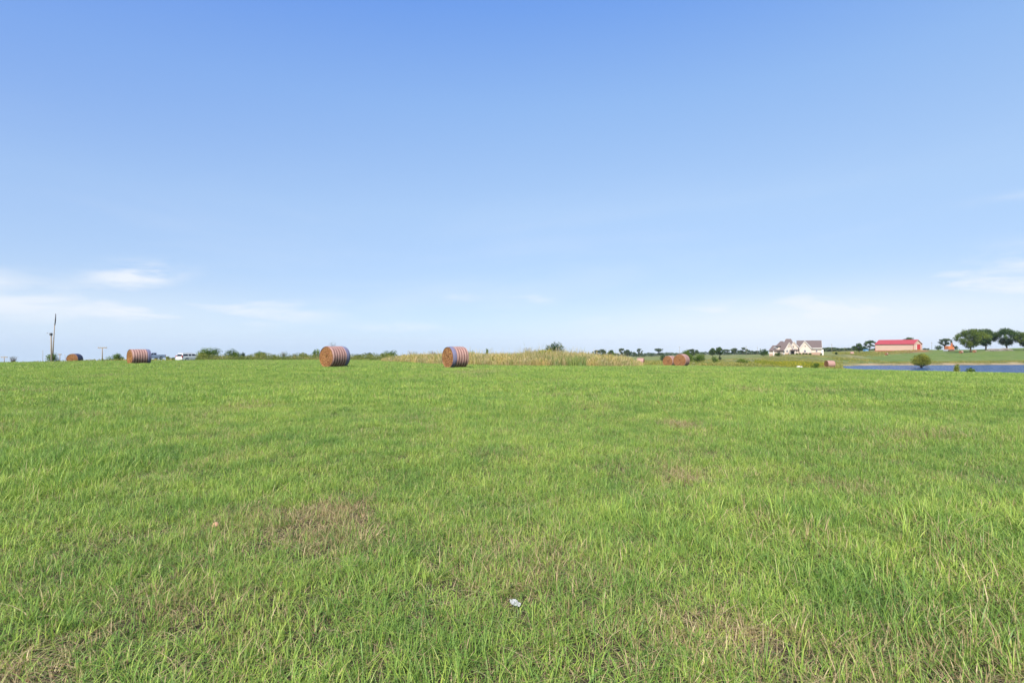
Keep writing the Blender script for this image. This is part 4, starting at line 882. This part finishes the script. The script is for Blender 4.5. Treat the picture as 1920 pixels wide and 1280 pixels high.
def suv():
    p = at(357, 120); root = empty('parked_wagon', (p.x, p.y, zrow(661.5, 120)-1.93), math.radians(69.9), 'long white wagon parked beyond the crest, seen from its rear corner', 'car')
    hw = 1.0
    wz = lambda z: 1.0-.0*z if z < 1.05 else 1.0-(z-1.05)*.27
    # lower body with wheel arches cut as an outline
    def arch(cx, r=.46):
        return [(cx+r*math.cos(a), .38+r*math.sin(a)*1.0) for a in np.linspace(0, PI, 9)]
    low = [(-2.75, .42), (-2.80, .62), (-2.78, 1.05), (-2.70, 1.12), (1.30, 1.12), (2.30, 1.02), (2.62, .92), (2.72, .62), (2.68, .38)]
    low += [(x, z) for x, z in arch(1.72)]+[(x, z) for x, z in arch(-1.55)]
    mb = MB(); shell(mb, [(x, max(z, .30), hw if z < 1.0 else .985) for x, z in low], hw)
    body = mb.build('body', M_white, root)
    bv = body.modifiers.new('bevel', 'BEVEL'); bv.width = .04; bv.segments = 2; bv.limit_method = 'ANGLE'
    g_ = [(-2.72, 1.118), (-2.62, 1.5), (-2.45, 1.80), (-2.3, 1.87), (.2, 1.88), (.62, 1.78), (1.38, 1.118)]
    mb = MB(); shell(mb, [(x, z, wz(z)-.015) for x, z in g_], hw); mb.build('cabin', M_white, root)
    side_glass(root, [[(-2.5, 1.22), (-2.38, 1.70), (-1.25, 1.70), (-1.25, 1.22)], [(-1.12, 1.22), (-1.12, 1.70), (-.42, 1.70), (-.42, 1.22)], [(-.30, 1.22), (-.30, 1.70), (.38, 1.70), (.98, 1.22)]], lambda z: wz(z)-.012)
    mb = MB(); A = [(-2.745, -.82, 1.18), (-2.745, .82, 1.18), (-2.555, .72, 1.70), (-2.555, -.72, 1.70)]; mb.poly(A); mb.poly([(x+.03, y, z) for x, y, z in A][::-1]); mb.build('rear_window', M_glass, root)
    mb = MB(); A = [(1.33, -.86, 1.18), (1.33, .86, 1.18), (.70, .74, 1.74), (.70, -.74, 1.74)]; mb.poly(A); mb.poly([(x-.03, y, z-.02) for x, y, z in A][::-1]); mb.build('windscreen', M_glass, root)
    for s in (-1, 1):
        MB().box(-2.83, -2.60, s*.995-.12 if s > 0 else -1.01, 1.01 if s > 0 else -.875, .82, 1.38, .02).build('tail_lamp', M_red, root)
        MB().box(2.55, 2.72, s*.8-.15, s*.8+.15, .72, .92, .02).build('headlamp', M_clear, root)
        MB().box(.95, 1.15, s*1.12-.11, s*1.12+.11, 1.10, 1.30, .03).build('door_mirror', M_white, root)
        MB().tube([(-2.2, s*.70, 1.93), (.1, s*.70, 1.95)], .025, 6).build('roof_rail', M_galv, root)
        for x in (-1.18, -.36, 1.05): MB().box(x-.012, x+.012, s*1.0-.006, s*1.0+.006, .45, 1.08).build('door_seam', M_trim, root)
        for x in (-.95, -.15): MB().box(x-.0, x+.2, s*1.015-.02, s*1.015+.02, .98, 1.02).build('door_handle', M_white, root)
        MB().box(-1.0, 1.2, s*1.0-.02, s*1.0+.02, .30, .52).build('lower_cladding', M_lower, root)
    MB().box(-2.90, -2.74, -.95, .95, .40, .66, .04).build('rear_bumper', M_white, root)
    MB().box(-2.815, -2.795, -.25, .25, .80, .94).build('number_plate_recess', M_lower, root)
    MB().box(2.66, 2.80, -.95, .95, .34, .60, .04).build('front_bumper', M_white, root); MB().box(2.60, 2.70, -.5, .5, .66, .92).build('grille', M_trim, root)
    wheels(root, (1.72, -1.55), 1.0, .39)
suv()
def pickup():
    f = Vector((-.31, -.951)); yaw = math.atan2(f.y, f.x); d = 135
    # tail end seen at px 305
    tail = Vector(((306-960)/F*d, d)); c = tail+f*2.9
    root = empty('pickup_truck', (c.x, c.y, zrow(660.5, d)-1.90), yaw, 'silver-blue pickup truck mostly hidden by the pinkish bale', 'truck')
    hw = .98
    def arch(cx, r=.47): return [(cx+r*math.cos(a), .40+r*math.sin(a)) for a in np.linspace(0, PI, 9)]
    low = [(-2.90, .52), (-2.92, 1.32), (-.62, 1.32), (-.62, 1.20), (1.45, 1.20), (2.55, 1.08), (2.82, .95), (2.86, .45)]+arch(1.85)+arch(-1.65)
    mb = MB(); shell(mb, [(x, max(z, .42), hw) for x, z in low], hw); body = mb.build('body', M_silver, root)
    bv = body.modifiers.new('bevel', 'BEVEL'); bv.width = .035; bv.segments = 2; bv.limit_method = 'ANGLE'
    wz = lambda z: .96-(z-1.2)*.25
    g_ = [(-.60, 1.198), (-.52, 1.80), (-.40, 1.90), (.55, 1.90), (.80, 1.82), (1.45, 1.198)]
    mb = MB(); shell(mb, [(x, z, wz(z)) for x, z in g_], hw); mb.build('cab', M_silver, root)
    side_glass(root, [[(-.42, 1.28), (-.38, 1.74), (.28, 1.74), (.28, 1.28)], [(.36, 1.28), (.36, 1.74), (.72, 1.74), (1.15, 1.28)]], lambda z: wz(z)+.003)
    mb = MB(); A = [(1.42, -.80, 1.25), (1.42, .80, 1.25), (.86, .72, 1.78), (.86, -.72, 1.78)]; mb.poly(A); mb.poly([(x-.03, y, z-.02) for x, y, z in A][::-1]); mb.build('windscreen', M_glass, root)
    MB().box(-.60, -.55, -.68, .68, 1.36, 1.76).build('rear_window', M_glass, root)
    MB().box(-2.84, -.70, -.84, .84, 1.325, 1.328).build('bed_opening', M_trim, root)
    MB().box(-2.955, -2.925, -.78, .78, .72, 1.26, .01).build('tailgate', M_silver, root)
    for s in (-1, 1):
        MB().box(-2.95, -2.80, s*.90-.09, s*.90+.09, .85, 1.25, .02).build('tail_lamp', M_red, root)
        MB().box(2.70, 2.86, s*.78-.16, s*.78+.16, .80, 1.02, .02).build('headlamp', M_clear, root)
        MB().box(-.9, 1.3, s*.98-.02, s*.98+.02, .42, .50).build('sill', M_trim, root)
        MB().box(1.10, 1.28, s*1.10-.12, s*1.10+.12, 1.16, 1.40, .03).build('door_mirror', M_trim, root)
    MB().box(-3.02, -2.90, -.92, .92, .48, .68, .03).build('rear_bumper', M_galv, root); MB().box(2.84, 2.96, -.92, .92, .44, .68, .03).build('front_bumper', M_galv, root); MB().box(2.80, 2.88, -.55, .55, .74, 1.04).build('grille', M_trim, root)
    wheels(root, (1.85, -1.65), .98, .40)
pickup()
def digger():
    d = 300; p = at(1780, d); root = empty('orange_digger', (p.x, p.y, p.z), math.radians(8), 'orange tracked digger with folded dark arm on the green hill', 'excavator')
    M_or = mat('orange_paint', (0.50, 0.16, 0.06), .45, var=.15, scale=2); M_tr = mat('track_rust', (0.13, 0.06, 0.04), .9)
    for y in (-1.2, 1.2):
        t_ = MB().prism([(-2.0, .25), (-1.7, 0), (1.7, 0), (2.0, .25), (2.0, .6), (1.7, .85), (-1.7, .85), (-2.0, .6)], 'y', y-.3, y+.3).build('track', M_tr, root)
        for k in range(5): MB().lathe([(-.33, .2), (.33, .2)], 12, (-1.4+.7*k, y, .32), 'y').build('track_roller', M_dark, t_)
    b_ = MB(); b_.box(-1.8, 1.9, -1.25, 1.25, .95, 1.7, .1); b_.box(-1.9, .4, -1.2, 1.2, 1.7, 3.0, .12); b_.build('upper_body', M_or, root)
    MB().box(-1.95, -1.2, -1.3, 1.3, 1.0, 1.9, .12).build('counterweight', M_or, root)
    cb = MB().box(.5, 1.9, -1.25, -.1, 1.7, 3.7, .08).build('cab', M_or, root)
    MB().box(.7, 1.75, -1.27, -1.245, 2.5, 3.55).build('cab_side_window', M_glass, cb); MB().box(1.885, 1.91, -1.1, -.25, 2.5, 3.55).build('cab_front_window', M_glass, cb)
    MB().prism([(1.2, 1.6), (1.7, 1.6), (2.0, 3.6), (2.0, 5.0), (1.7, 4.9), (1.5, 3.6)], 'y', .05, .45).build('boom', M_or, root)
    MB().prism([(1.6, 4.8), (2.05, 5.05), (2.5, 4.4), (2.9, 1.9), (2.65, 1.8), (2.2, 4.2)], 'y', .1, .4).build('dipper_arm', M_dark, root)
    MB().prism([(2.55, 1.9), (3.0, 1.9), (3.15, 1.2), (2.7, .7), (2.2, .8), (2.3, 1.2)], 'y', -.25, .75).build('bucket', M_galv, root)
    MB().prism([(-3.0, .1), (-2.7, .05), (-2.2, .5), (-2.0, .95), (-2.2, 1.0)], 'y', -1.3, 1.3).build('dozer_blade', M_galv, root)
    MB().tube([(-.8, .7, 2.95), (-.8, .7, 3.4)], .07, 8).build('exhaust', M_dark, root)
digger()

# ---------------------------------------------------------------- cream house
def shingle_mat():
    m = mat('brown_shingles', (0.12, 0.09, 0.082), .9, var=.25, scale=1.6, bump=.3); return m
M_roof = shingle_mat(); M_wall = mat('cream_stone', (0.53, 0.44, 0.365), .85, var=.14, scale=1.5, bump=.3); M_white_t = mat('white_trim', (0.60, 0.57, 0.53), .6); M_winh = mat('house_glass', (0.10, 0.10, 0.12), .12, var=.1); M_stone = mat('brown_stone_base', (0.33, 0.22, 0.16), .9, var=.3, scale=3); M_door = mat('dark_entry', (0.05, 0.04, 0.045), .5)
def house():
    d = 238; k = F/d; zb = 663.6
    ha = math.atan((1490-960)/F); X = lambda px: (px-1490)/k*math.cos(ha); Zp = lambda py: (zb-py)/k
    x0 = (1490-960)/F*d
    root = empty('cream_house', (x0, d, zrow(zb, d)), -ha, 'large cream house with brown hipped and gabled roofs on the rise', 'house')
    def wall(pxa, pxb, pytop, pybot, y0, y1, m_=M_wall, nm='wall'): return MB().box(X(pxa), X(pxb), y0, y1, Zp(pybot), Zp(pytop)).build(nm, m_, root)
    def gable(pxl, pxr, apx, apy, ebl, ebr, yf, yb, over=.45):
        """front-facing gable: wall with its own roof of two slopes running back"""
        l, r, a = X(pxl), X(pxr), X(apx); zl, zr, za = Zp(ebl), Zp(ebr), Zp(apy)
        wl = MB().prism([(l, -1.2), (r, -1.2), (r, zr), (a, za-.15), (l, zl)], 'y', yf, yb-.02).build('gable_wall', M_wall, root)
        def sl(p, q_, e):
            dx = q_[0]-p[0]; dz = q_[1]-p[1]; L_ = math.hypot(dx, dz); o_ = e/L_
            p2 = (p[0]-dx*o_, p[1]-dz*o_); th = .22; nx, nz = -dz/L_*th, dx/L_*th
            if nz < 0: nx, nz = -nx, -nz
            return [p2, q_, (q_[0], q_[1]+abs(nz)), (p2[0]+nx, p2[1]+nz)]
        MB().prism(sl((l, zl), (a, za-.1), over), 'y', yf-.35, yb).build('gable_roof', M_roof, root); MB().prism(sl((r, zr), (a, za-.1), over), 'y', yf-.352, yb+.01).build('gable_roof', M_roof, root)
        # white barge boards along the rake
        for (ex, ez) in ((l, zl), (r, zr)):
            dx = a-ex; dz = za-ez; L_ = math.hypot(dx, dz); n_ = (dz/L_*.28, -dx/L_*.28) if dx > 0 else (-dz/L_*.28, dx/L_*.28)
            s_ = (ex-dx/L_*over, ez-dz/L_*over)
            MB().prism([s_, (a, za), (a, za-.34), (s_[0]+n_[0]*.6, s_[1]-.28)], 'y', yf-.42, yf-.355).build('barge_board', M_white_t, root)
        return wl
    def window(px, py, w_, h_, yf, arched=False, nm='window'):
        x, z = X(px), Zp(py); fr = MB()
        out = [(x-w_/2, z-h_/2), (x+w_/2, z-h_/2)]
        if arched: out += [(x+w_/2*math.cos(t_), z+h_*.2+w_/2*math.sin(t_)) for t_ in np.linspace(0, PI, 9)]
        else: out += [(x+w_/2, z+h_/2), (x-w_/2, z+h_/2)]
        f_ = fr.prism(out, 'y', yf-.10, yf-.01).build(nm, M_white_t, root)
        c = (x, z); ins = [(c[0]+(a_-c[0])*.8, c[1]+(b_-c[1])*.84) for a_, b_ in out]
        MB().prism(ins, 'y', yf-.125, yf-.105).build('pane', M_winh, f_)
        MB().box(x-.03, x+.03, yf-.15, yf-.126, z-h_*.42, z+h_*.42).build('mullion', M_white_t, f_)
    # right wing
    wall(1494, 1540, 651.4, 668, 0, 9)
    zr, ze = Zp(638), Zp(651.2); xl, xr = X(1493.5), X(1540.2)
    MB().prism([(-.6, ze-.25), (4.5, zr), (9.6, ze-.25), (9.6, ze-.5), (4.5, zr-.3), (-.6, ze-.5)], 'x', xl, xr).build('main_roof', M_roof, root)
    MB().prism([(0.0, ze-.6), (9.0, ze-.6), (4.5, zr-.32)], 'x', xr-.5, xr-.12).build('end_gable_wall', M_wall, root)
    MB().box(xl, xr, -.66, -.601, ze-.62, ze-.28).build('fascia', M_white_t, root)
    MB().prism([(-.64, ze-.55), (4.5, zr-.32), (4.5, zr-.06), (-.64, ze-.28)], 'x', xr+.003, xr+.07).build('barge_board', M_white_t, root)
    # low lean-to bit at the far right, corner board
    wall(1540.1, 1543, 655, 668, 1.0, 6.5, M_white_t, 'side_porch')
    MB().box(X(1538.8), X(1540.1), -.06, -.01, -1.0, ze-.6).build('corner_board', M_white_t, root)
    # gables from right to left
    gable(1498.8, 1520.7, 1508.8, 638.8, 651.5, 651.5, -1.6, 4.5)
    gable(1482.0, 1496.6, 1488.4, 639.6, 649.5, 648.6, -.9, 5.0)
    gable(1471.2, 1488.8, 1479.8, 641.8, 655.5, 654.6, -2.4, 4.0)
    wall(1488, 1500, 650, 668, -.3, 5)
    # big hip roof
    def hip(p0, p1, r0, r1, pe, pr, y0, y1, nm='hip_roof', over=0):
        xa, xb, ra, rb = X(p0), X(p1), X(r0), X(r1); z0, z1 = Zp(pe), Zp(pr); ym = (y0+y1)/2; mb = MB()
        v = [mb.bm.verts.new(c) for c in ((xa, y0, z0), (xb, y0, z0), (xb, y1, z0), (xa, y1, z0), (ra, ym, z1), (rb, ym, z1), (xa, y0, z0-.22), (xb, y0, z0-.22), (xb, y1, z0-.22), (xa, y1, z0-.22))]
        for f_ in ((0, 1, 5, 4), (1, 2, 5), (2, 3, 4, 5), (3, 0, 4), (0, 6, 7, 1), (1, 7, 8, 2), (2, 8, 9, 3), (3, 9, 6, 0), (9, 8, 7, 6)): mb.bm.faces.new([v[i] for i in f_])
        return mb.build(nm, M_roof, root)
    hip(1460, 1496, 1473.5, 1483, 656.2, 634.6, -1.5, 11.5)
    wall(1461.5, 1494, 656.3, 669, -.6, 10.6)
    hip(1453.5, 1474, 1462.5, 1468, 648.2, 639, 1.2, 9.5)
    wall(1455, 1472, 648.6, 669.5, 1.8, 9)
    hip(1439.8, 1460, 1447, 1455, 657, 647.2, 1.0, 8)
    wall(1441, 1456, 657.2, 671, 1.6, 7.6)
    # bright corner return walls
    wall(1448.6, 1450.4, 657.4, 670, 1.0, 1.6, M_white_t, 'corner_pier'); wall(1469.0, 1471.1, 656, 669, -1.9, -.6, M_white_t, 'corner_pier')
    # garage door, stone base
    MB().box(X(1441.6), X(1447.4), 1.50, 1.598, Zp(669), Zp(663.4)).build('garage_door', M_stone, root)
    MB().box(X(1519.8), X(1538.7), -.10, -.003, -1, Zp(660.6)).build('stone_base', M_stone, root)
    MB().box(X(1498.9), X(1520.6), -1.72, -1.603, -1, Zp(661.4)).build('stone_base', M_stone, root)
    MB().box(X(1472), X(1481), -2.50, -2.403, -1, Zp(662.2)).build('stone_base', M_stone, root)
    window(1508.9, 658.2, 1.0, 1.2, -1.6, True); window(1530.3, 657.8, .8, 1.0, 0, True); window(1476, 658, .9, 1.2, -2.4, True)
    for px, py, yf in ((1509.3, 649, -1.6), (1479.3, 649.5, -2.4), (1487.8, 649.5, -.9)):
        MB().box(X(px)-.17, X(px)+.17, yf-.05, yf-.003, Zp(py)-.30, Zp(py)+.30).build('attic_vent', M_door, root)
    window(1496.6, 652.8, .7, .9, -.3); window(1452, 651.5, .9, .8, 1.8); window(1456.5, 651.5, .9, .8, 1.8)
    # entrance porch
    px_, y_ = X(1486), -2.9
    MB().prism([(px_-1.3, Zp(656.5)), (px_, Zp(654.2)), (px_+1.3, Zp(656.5)), (px_+1.3, Zp(657)), (px_-1.3, Zp(657))], 'y', -4.2, -2.45).build('porch_roof', M_roof, root)
    for s in (-1.1, 1.1): MB().box(px_+s-.1, px_+s+.1, -4.05, -3.85, -1, Zp(657.02)).build('porch_column', M_white_t, root)
    MB().box(X(1486)-.5, X(1486)+.7, -2.5, -2.403, -.3, Zp(657.6)).build('entrance_door', M_door, root)
    MB().box(X(1472), X(1474.5), 4.5, 5.3, Zp(640), Zp(635.5)).build('chimney', M_stone, root)
house()
rgs = 0
for i, (px, w_, tp_) in enumerate(((1494.3, 4.5, 661.6), (1500, 2.5, 662), (1506, 5, 661.4), (1512, 4, 661.6), (1518.5, 5, 661.3), (1539.5, 4, 661.6))):
    lab = ['round dark clipped shrub right of the entrance porch', 'smallest clipped shrub left of the arched gable window', 'wide clipped shrub under the left of the arched gable window', 'clipped shrub under the right of the arched gable window', 'wide clipped shrub at the right foot of the right front gable', 'dark clipped shrub at the right end of the cream house'][i]
    plant('garden_shrub', px, w_, tp_, 233, 'bush', 'oak', lab, 'shrub', 'clipped shrubs along the house front', 300+i)

# ---------------------------------------------------------------- barn
def barn():
    M_tan = mat('tan_metal_siding', (0.52, 0.385, 0.285), .6, var=.06); M_rr = mat('red_metal_roof', (0.34, 0.050, 0.055), .5, var=.08); M_rd = mat('red_door', (0.42, 0.03, 0.03), .5, var=.1); M_pk = mat('pale_trim', (0.62, 0.40, 0.34), .6)
    a = math.radians(60.5); d = 320; cx = (1712.8-960)/F*d; zb = zrow(656.4, d)
    # local x runs along the long wall away to the left-back, local y across the gable
    yaw = math.atan2(math.sin(a), -math.cos(a))
    root = empty('red_roofed_barn', (cx, d, zb), yaw, 'long tan metal barn with red roof and red sliding doors', 'barn')
    L, Wd, he, hr = 21.5, 11.0, 3.95, 6.6      # local +x away along wall; gable extends to local -y
    Y0, Y1 = -Wd, 0
    MB().box(0, L, Y1-.15, Y1, -1.5, he).build('long_wall', M_tan, root); MB().box(0, L, Y0, Y0+.15, -1.5, he).build('long_wall', M_tan, root)
    for x in (0, L-.15):
        MB().prism([(Y0+.16, -1.5), (Y1-.16, -1.5), (Y1-.16, he), ((Y0+Y1)/2, hr-.12), (Y0+.16, he)], 'x', x, x+.15).build('gable_wall', M_tan, root)
    ym = (Y0+Y1)/2; o_ = .45; sl_ = (hr-he)/(Wd/2)
    MB().prism([(Y1+o_, he-sl_*o_), (ym, hr), (ym, hr+.14), (Y1+o_, he-sl_*o_+.14)], 'x', -.4, L+.4).build('roof', M_rr, root)
    MB().prism([(Y0-o_, he-sl_*o_), (ym, hr), (ym, hr+.14), (Y0-o_, he-sl_*o_+.14)], 'x', -.4, L+.4).build('roof', M_rr, root)
    rb = MB()
    for i in range(27):
        x = -.3+i*.82; rb.prism([(Y1+o_, he-sl_*o_+.14), (ym, hr+.14), (ym, hr+.18), (Y1+o_, he-sl_*o_+.18)], 'x', x, x+.05); rb.prism([(Y0-o_, he-sl_*o_+.14), (ym, hr+.14), (ym, hr+.18), (Y0-o_, he-sl_*o_+.18)], 'x', x, x+.05)
    rb.build('roof_seams', M_rr, root)
    sb = MB()
    for i in range(70): sb.box(.12+i*.305, .16+i*.305, Y1+.002, Y1+.03, -1.4, he-.05)
    sb.build('siding_ribs', M_tan, root)
    # trim
    for (x, y) in ((-.03, Y1+.03), (-.03, Y0-.13), (L-.07, Y1+.03)): MB().box(x, x+.1, y-.1, y+.10, -1.5, he-.1).build('corner_trim', M_rd, root)
    MB().prism([(Y1+o_, he-sl_*o_-.2), (ym, hr-.2), (Y0-o_, he-sl_*o_-.2), (Y0-o_, he-sl_*o_), (ym, hr), (Y1+o_, he-sl_*o_)], 'x', -.46, -.402).build('rake_trim', M_pk, root)
    MB().box(-.03, -.005, Y0+.2, Y1-.2, he-.35, he-.2).build('door_track', M_rd, root)
    yc = Y0+Wd*.40
    for s in (-1, 1):
        dr = MB().box(-.12, -.04, yc+(0.03 if s > 0 else -2.3), yc+(2.3 if s > 0 else -.03), -.1, he-.38).build('sliding_door', M_rd, root)
        MB().box(-.15, -.121, yc+(0.1 if s > 0 else -2.2), yc+(2.2 if s > 0 else -.1), 1.6, 1.72).build('door_brace', M_rd, dr)
    MB().box(-.1, -.04, yc-2.6, yc-2.32, -.1, he-.38).build('door_jamb', M_white_t, root); MB().box(-.1, -.04, yc+2.32, yc+2.9, -.1, he-.38).build('door_jamb', M_white_t, root)
    MB().box(-.3, L+.3, Y0-.3, Y1+.3, -1.6, -.15).build('clay_footing', mat('clay_footing', (0.36, 0.12, 0.07), .95, var=.25), root)
barn()
# blue trailer and small white shed left of the barn
d = 318; p = at(1623, d)
rt = empty('farm_trailer', (p.x, p.y, p.z), .3, 'small blue farm trailer parked under the trees left of the barn', 'trailer')
M_bl = mat('blue_paint', (0.10, 0.22, 0.36), .5)
MB().prism([(-1.3, .7), (1.2, .7), (1.4, 1.9), (-1.3, 1.9)], 'y', -.8, .8).build('box', M_bl, rt); MB().tube([(1.2, 0, .75), (2.6, 0, .6)], .07, 6).build('drawbar', M_dark, rt)
for s in (-.85, .85):
    MB().lathe([(-.1, .35), (.1, .35)], 16, (-.2, s, .38), 'y').build('wheel', M_tyre, rt); MB().box(-.8, .4, s-.05, s+.05, .78, .95).build('mudguard', M_white_t, rt)
# brush pile under the big trees
for px, w_, hgt_, lab in ((1863, 14, 652.6, 'pale grey brush pile left part under the big shade trees'), (1884, 22, 651.6, 'long grey brush pile under the third big shade tree')):
    d = 274; p = at(px, d); hw = w_/2/F*d; rg = random.Random(px); mb = MB()
    for i in range(150):
        x = rg.uniform(-hw, hw); y = rg.uniform(-1.5, 1.5); z = max(.05, (1-(x/hw)**2))*rg.uniform(0, 1.3); a = rg.uniform(0, PI); l = rg.uniform(.5, 1.4)
        mb.tube([(x-math.cos(a)*l, y-math.sin(a)*l, max(0, z-rg.uniform(0, .4))), (x+math.cos(a)*l, y+math.sin(a)*l, z+rg.uniform(0, .3))], [rg.uniform(.05, .12), .04], 5)
    o = mb.build('brush_pile', mat('dead_wood_%d' % w_, (0.34, 0.30, 0.26), .95, var=.3)); o.location = p; tag(o, lab, 'brush pile', 'brush piles under the shade trees')
# white rocks on the slope
M_rock = mat('pale_rock', (0.70, 0.66, 0.58), .9, var=.15, bump=.5)
for px, d, s, lab in ((1301, 122, .34, 'flat white rock right of the two touching bales'), (1497, 112, .36, 'white rock slab among the goldenrod left of the pink bale'), (1502, 111, .25, 'small white rock next to the white slab')):
    bm_ = MB(); bmesh.ops.create_icosphere(bm_.bm, subdivisions=3, radius=s)
    for v in bm_.bm.verts: v.co *= 1+.3*mnoise.noise(v.co*1.6/s+Vector((px, 0, 0))); v.co.z *= .42
    o = bm_.build('white_rock', M_rock); p = at(px, d, .25 if px != 1301 else .3); o.location = p; tag(o, lab, 'rock', 'white rocks on the slope')

# ---------------------------------------------------------------- small things in the near grass
p = at(410, 3.93); mr = empty('mushroom', (p.x, p.y-.02, p.z-.03), 0, 'small pinkish-tan mushroom in the grass left of the brown patch', 'mushroom')
mb = MB(); mb.lathe([(.058, .020), (.060, .034), (.066, .041), (.076, .040), (.090, .030), (.099, .016), (.102, .003)], 28, (0, 0, 0), 'z'); mb.build('cap', mat('mushroom_cap', (0.42, 0.235, 0.14), .75, var=.35, scale=40), mr, smooth=True)
mr.scale = (.66, .66, .85)
MB().tube([(0, 0, -.01), (.003, 0, .03), (0, 0, .061)], [.010, .008, .010], 12).build('stem', mat('mushroom_stem', (0.6, 0.5, 0.38), .8), mr, smooth=True)
mb = MB(); n = 16; vs = {}
for i in range(n+1):
    for j in range(n+1):
        x = (i/n-.5)*.10; y = (j/n-.5)*.075; z = .055+.022*mnoise.noise(Vector((x*30, y*30, 1)))+.012*mnoise.noise(Vector((x*90, y*90, 4)))-.25*x
        vs[i, j] = mb.bm.verts.new((x+.01*mnoise.noise(Vector((y*60, 2, x*60))), y+.01*mnoise.noise(Vector((x*60, 7, 0))), z))
for i in range(n):
    for j in range(n):
        if (i-n/2)**2+(j-n/2)**2 < (n*.5)**2+18*mnoise.noise(Vector((i*.5, j*.5, 3))): mb.bm.faces.new((vs[i, j], vs[i+1, j], vs[i+1, j+1], vs[i, j+1]))
for v in [v for v in mb.bm.verts if not v.link_faces]: mb.bm.verts.remove(v)
sc = mb.build('litter_scrap', mat('crumpled_film', (0.30, 0.31, 0.30), .5, var=.1, scale=60)); sc.modifiers.new('thick', 'SOLIDIFY').thickness = .0015
p = at(965, 2.66); sc.location = (p.x, p.y, p.z-.012); sc.scale = (.62, .62, .7); sc.rotation_euler = (0, 0, -.5); tag(sc, 'crumpled white scrap of film lying in the near grass', 'litter')
# tall dry seed stalk leaning left
p = at(1273, 8.6); st = empty('grass_stalk', p, 0, 'single long dry grass stalk leaning left above the meadow', 'grass stalk')
MB().tube([(0, 0, 0), (-.13, 0, .17), (-.27, 0, .36), (-.33, 0, .43)], [.003, .0026, .002, .0015], 6).build('stem', M_straw, st)
MB().tube([(-.33, 0, .43), (-.36, 0, .465), (-.385, 0, .48)], [.005, .007, .001], 6).build('seed_head', M_straw, st)

# ---------------------------------------------------------------- air
hz = MB().box(-2300, 2500, -1500, 4000, -150, 60).build('haze', D.materials.new('haze'))
hm = hz.data.materials[0]; hm.use_nodes = True; t = NT(hm.node_tree); t.n.clear()
pv_ = t.new('ShaderNodeVolumePrincipled'); pv_.inputs['Color'].default_value = (0.80, 0.88, 1.0, 1); pv_.inputs['Density'].default_value = 0.00008; pv_.inputs['Anisotropy'].default_value = 0.0
ov = t.new('ShaderNodeOutputMaterial'); t.l.new(pv_.outputs[0], ov.inputs['Volume'])
tag(hz, 'faint bluish air over the far pasture', 'haze', kind='stuff')
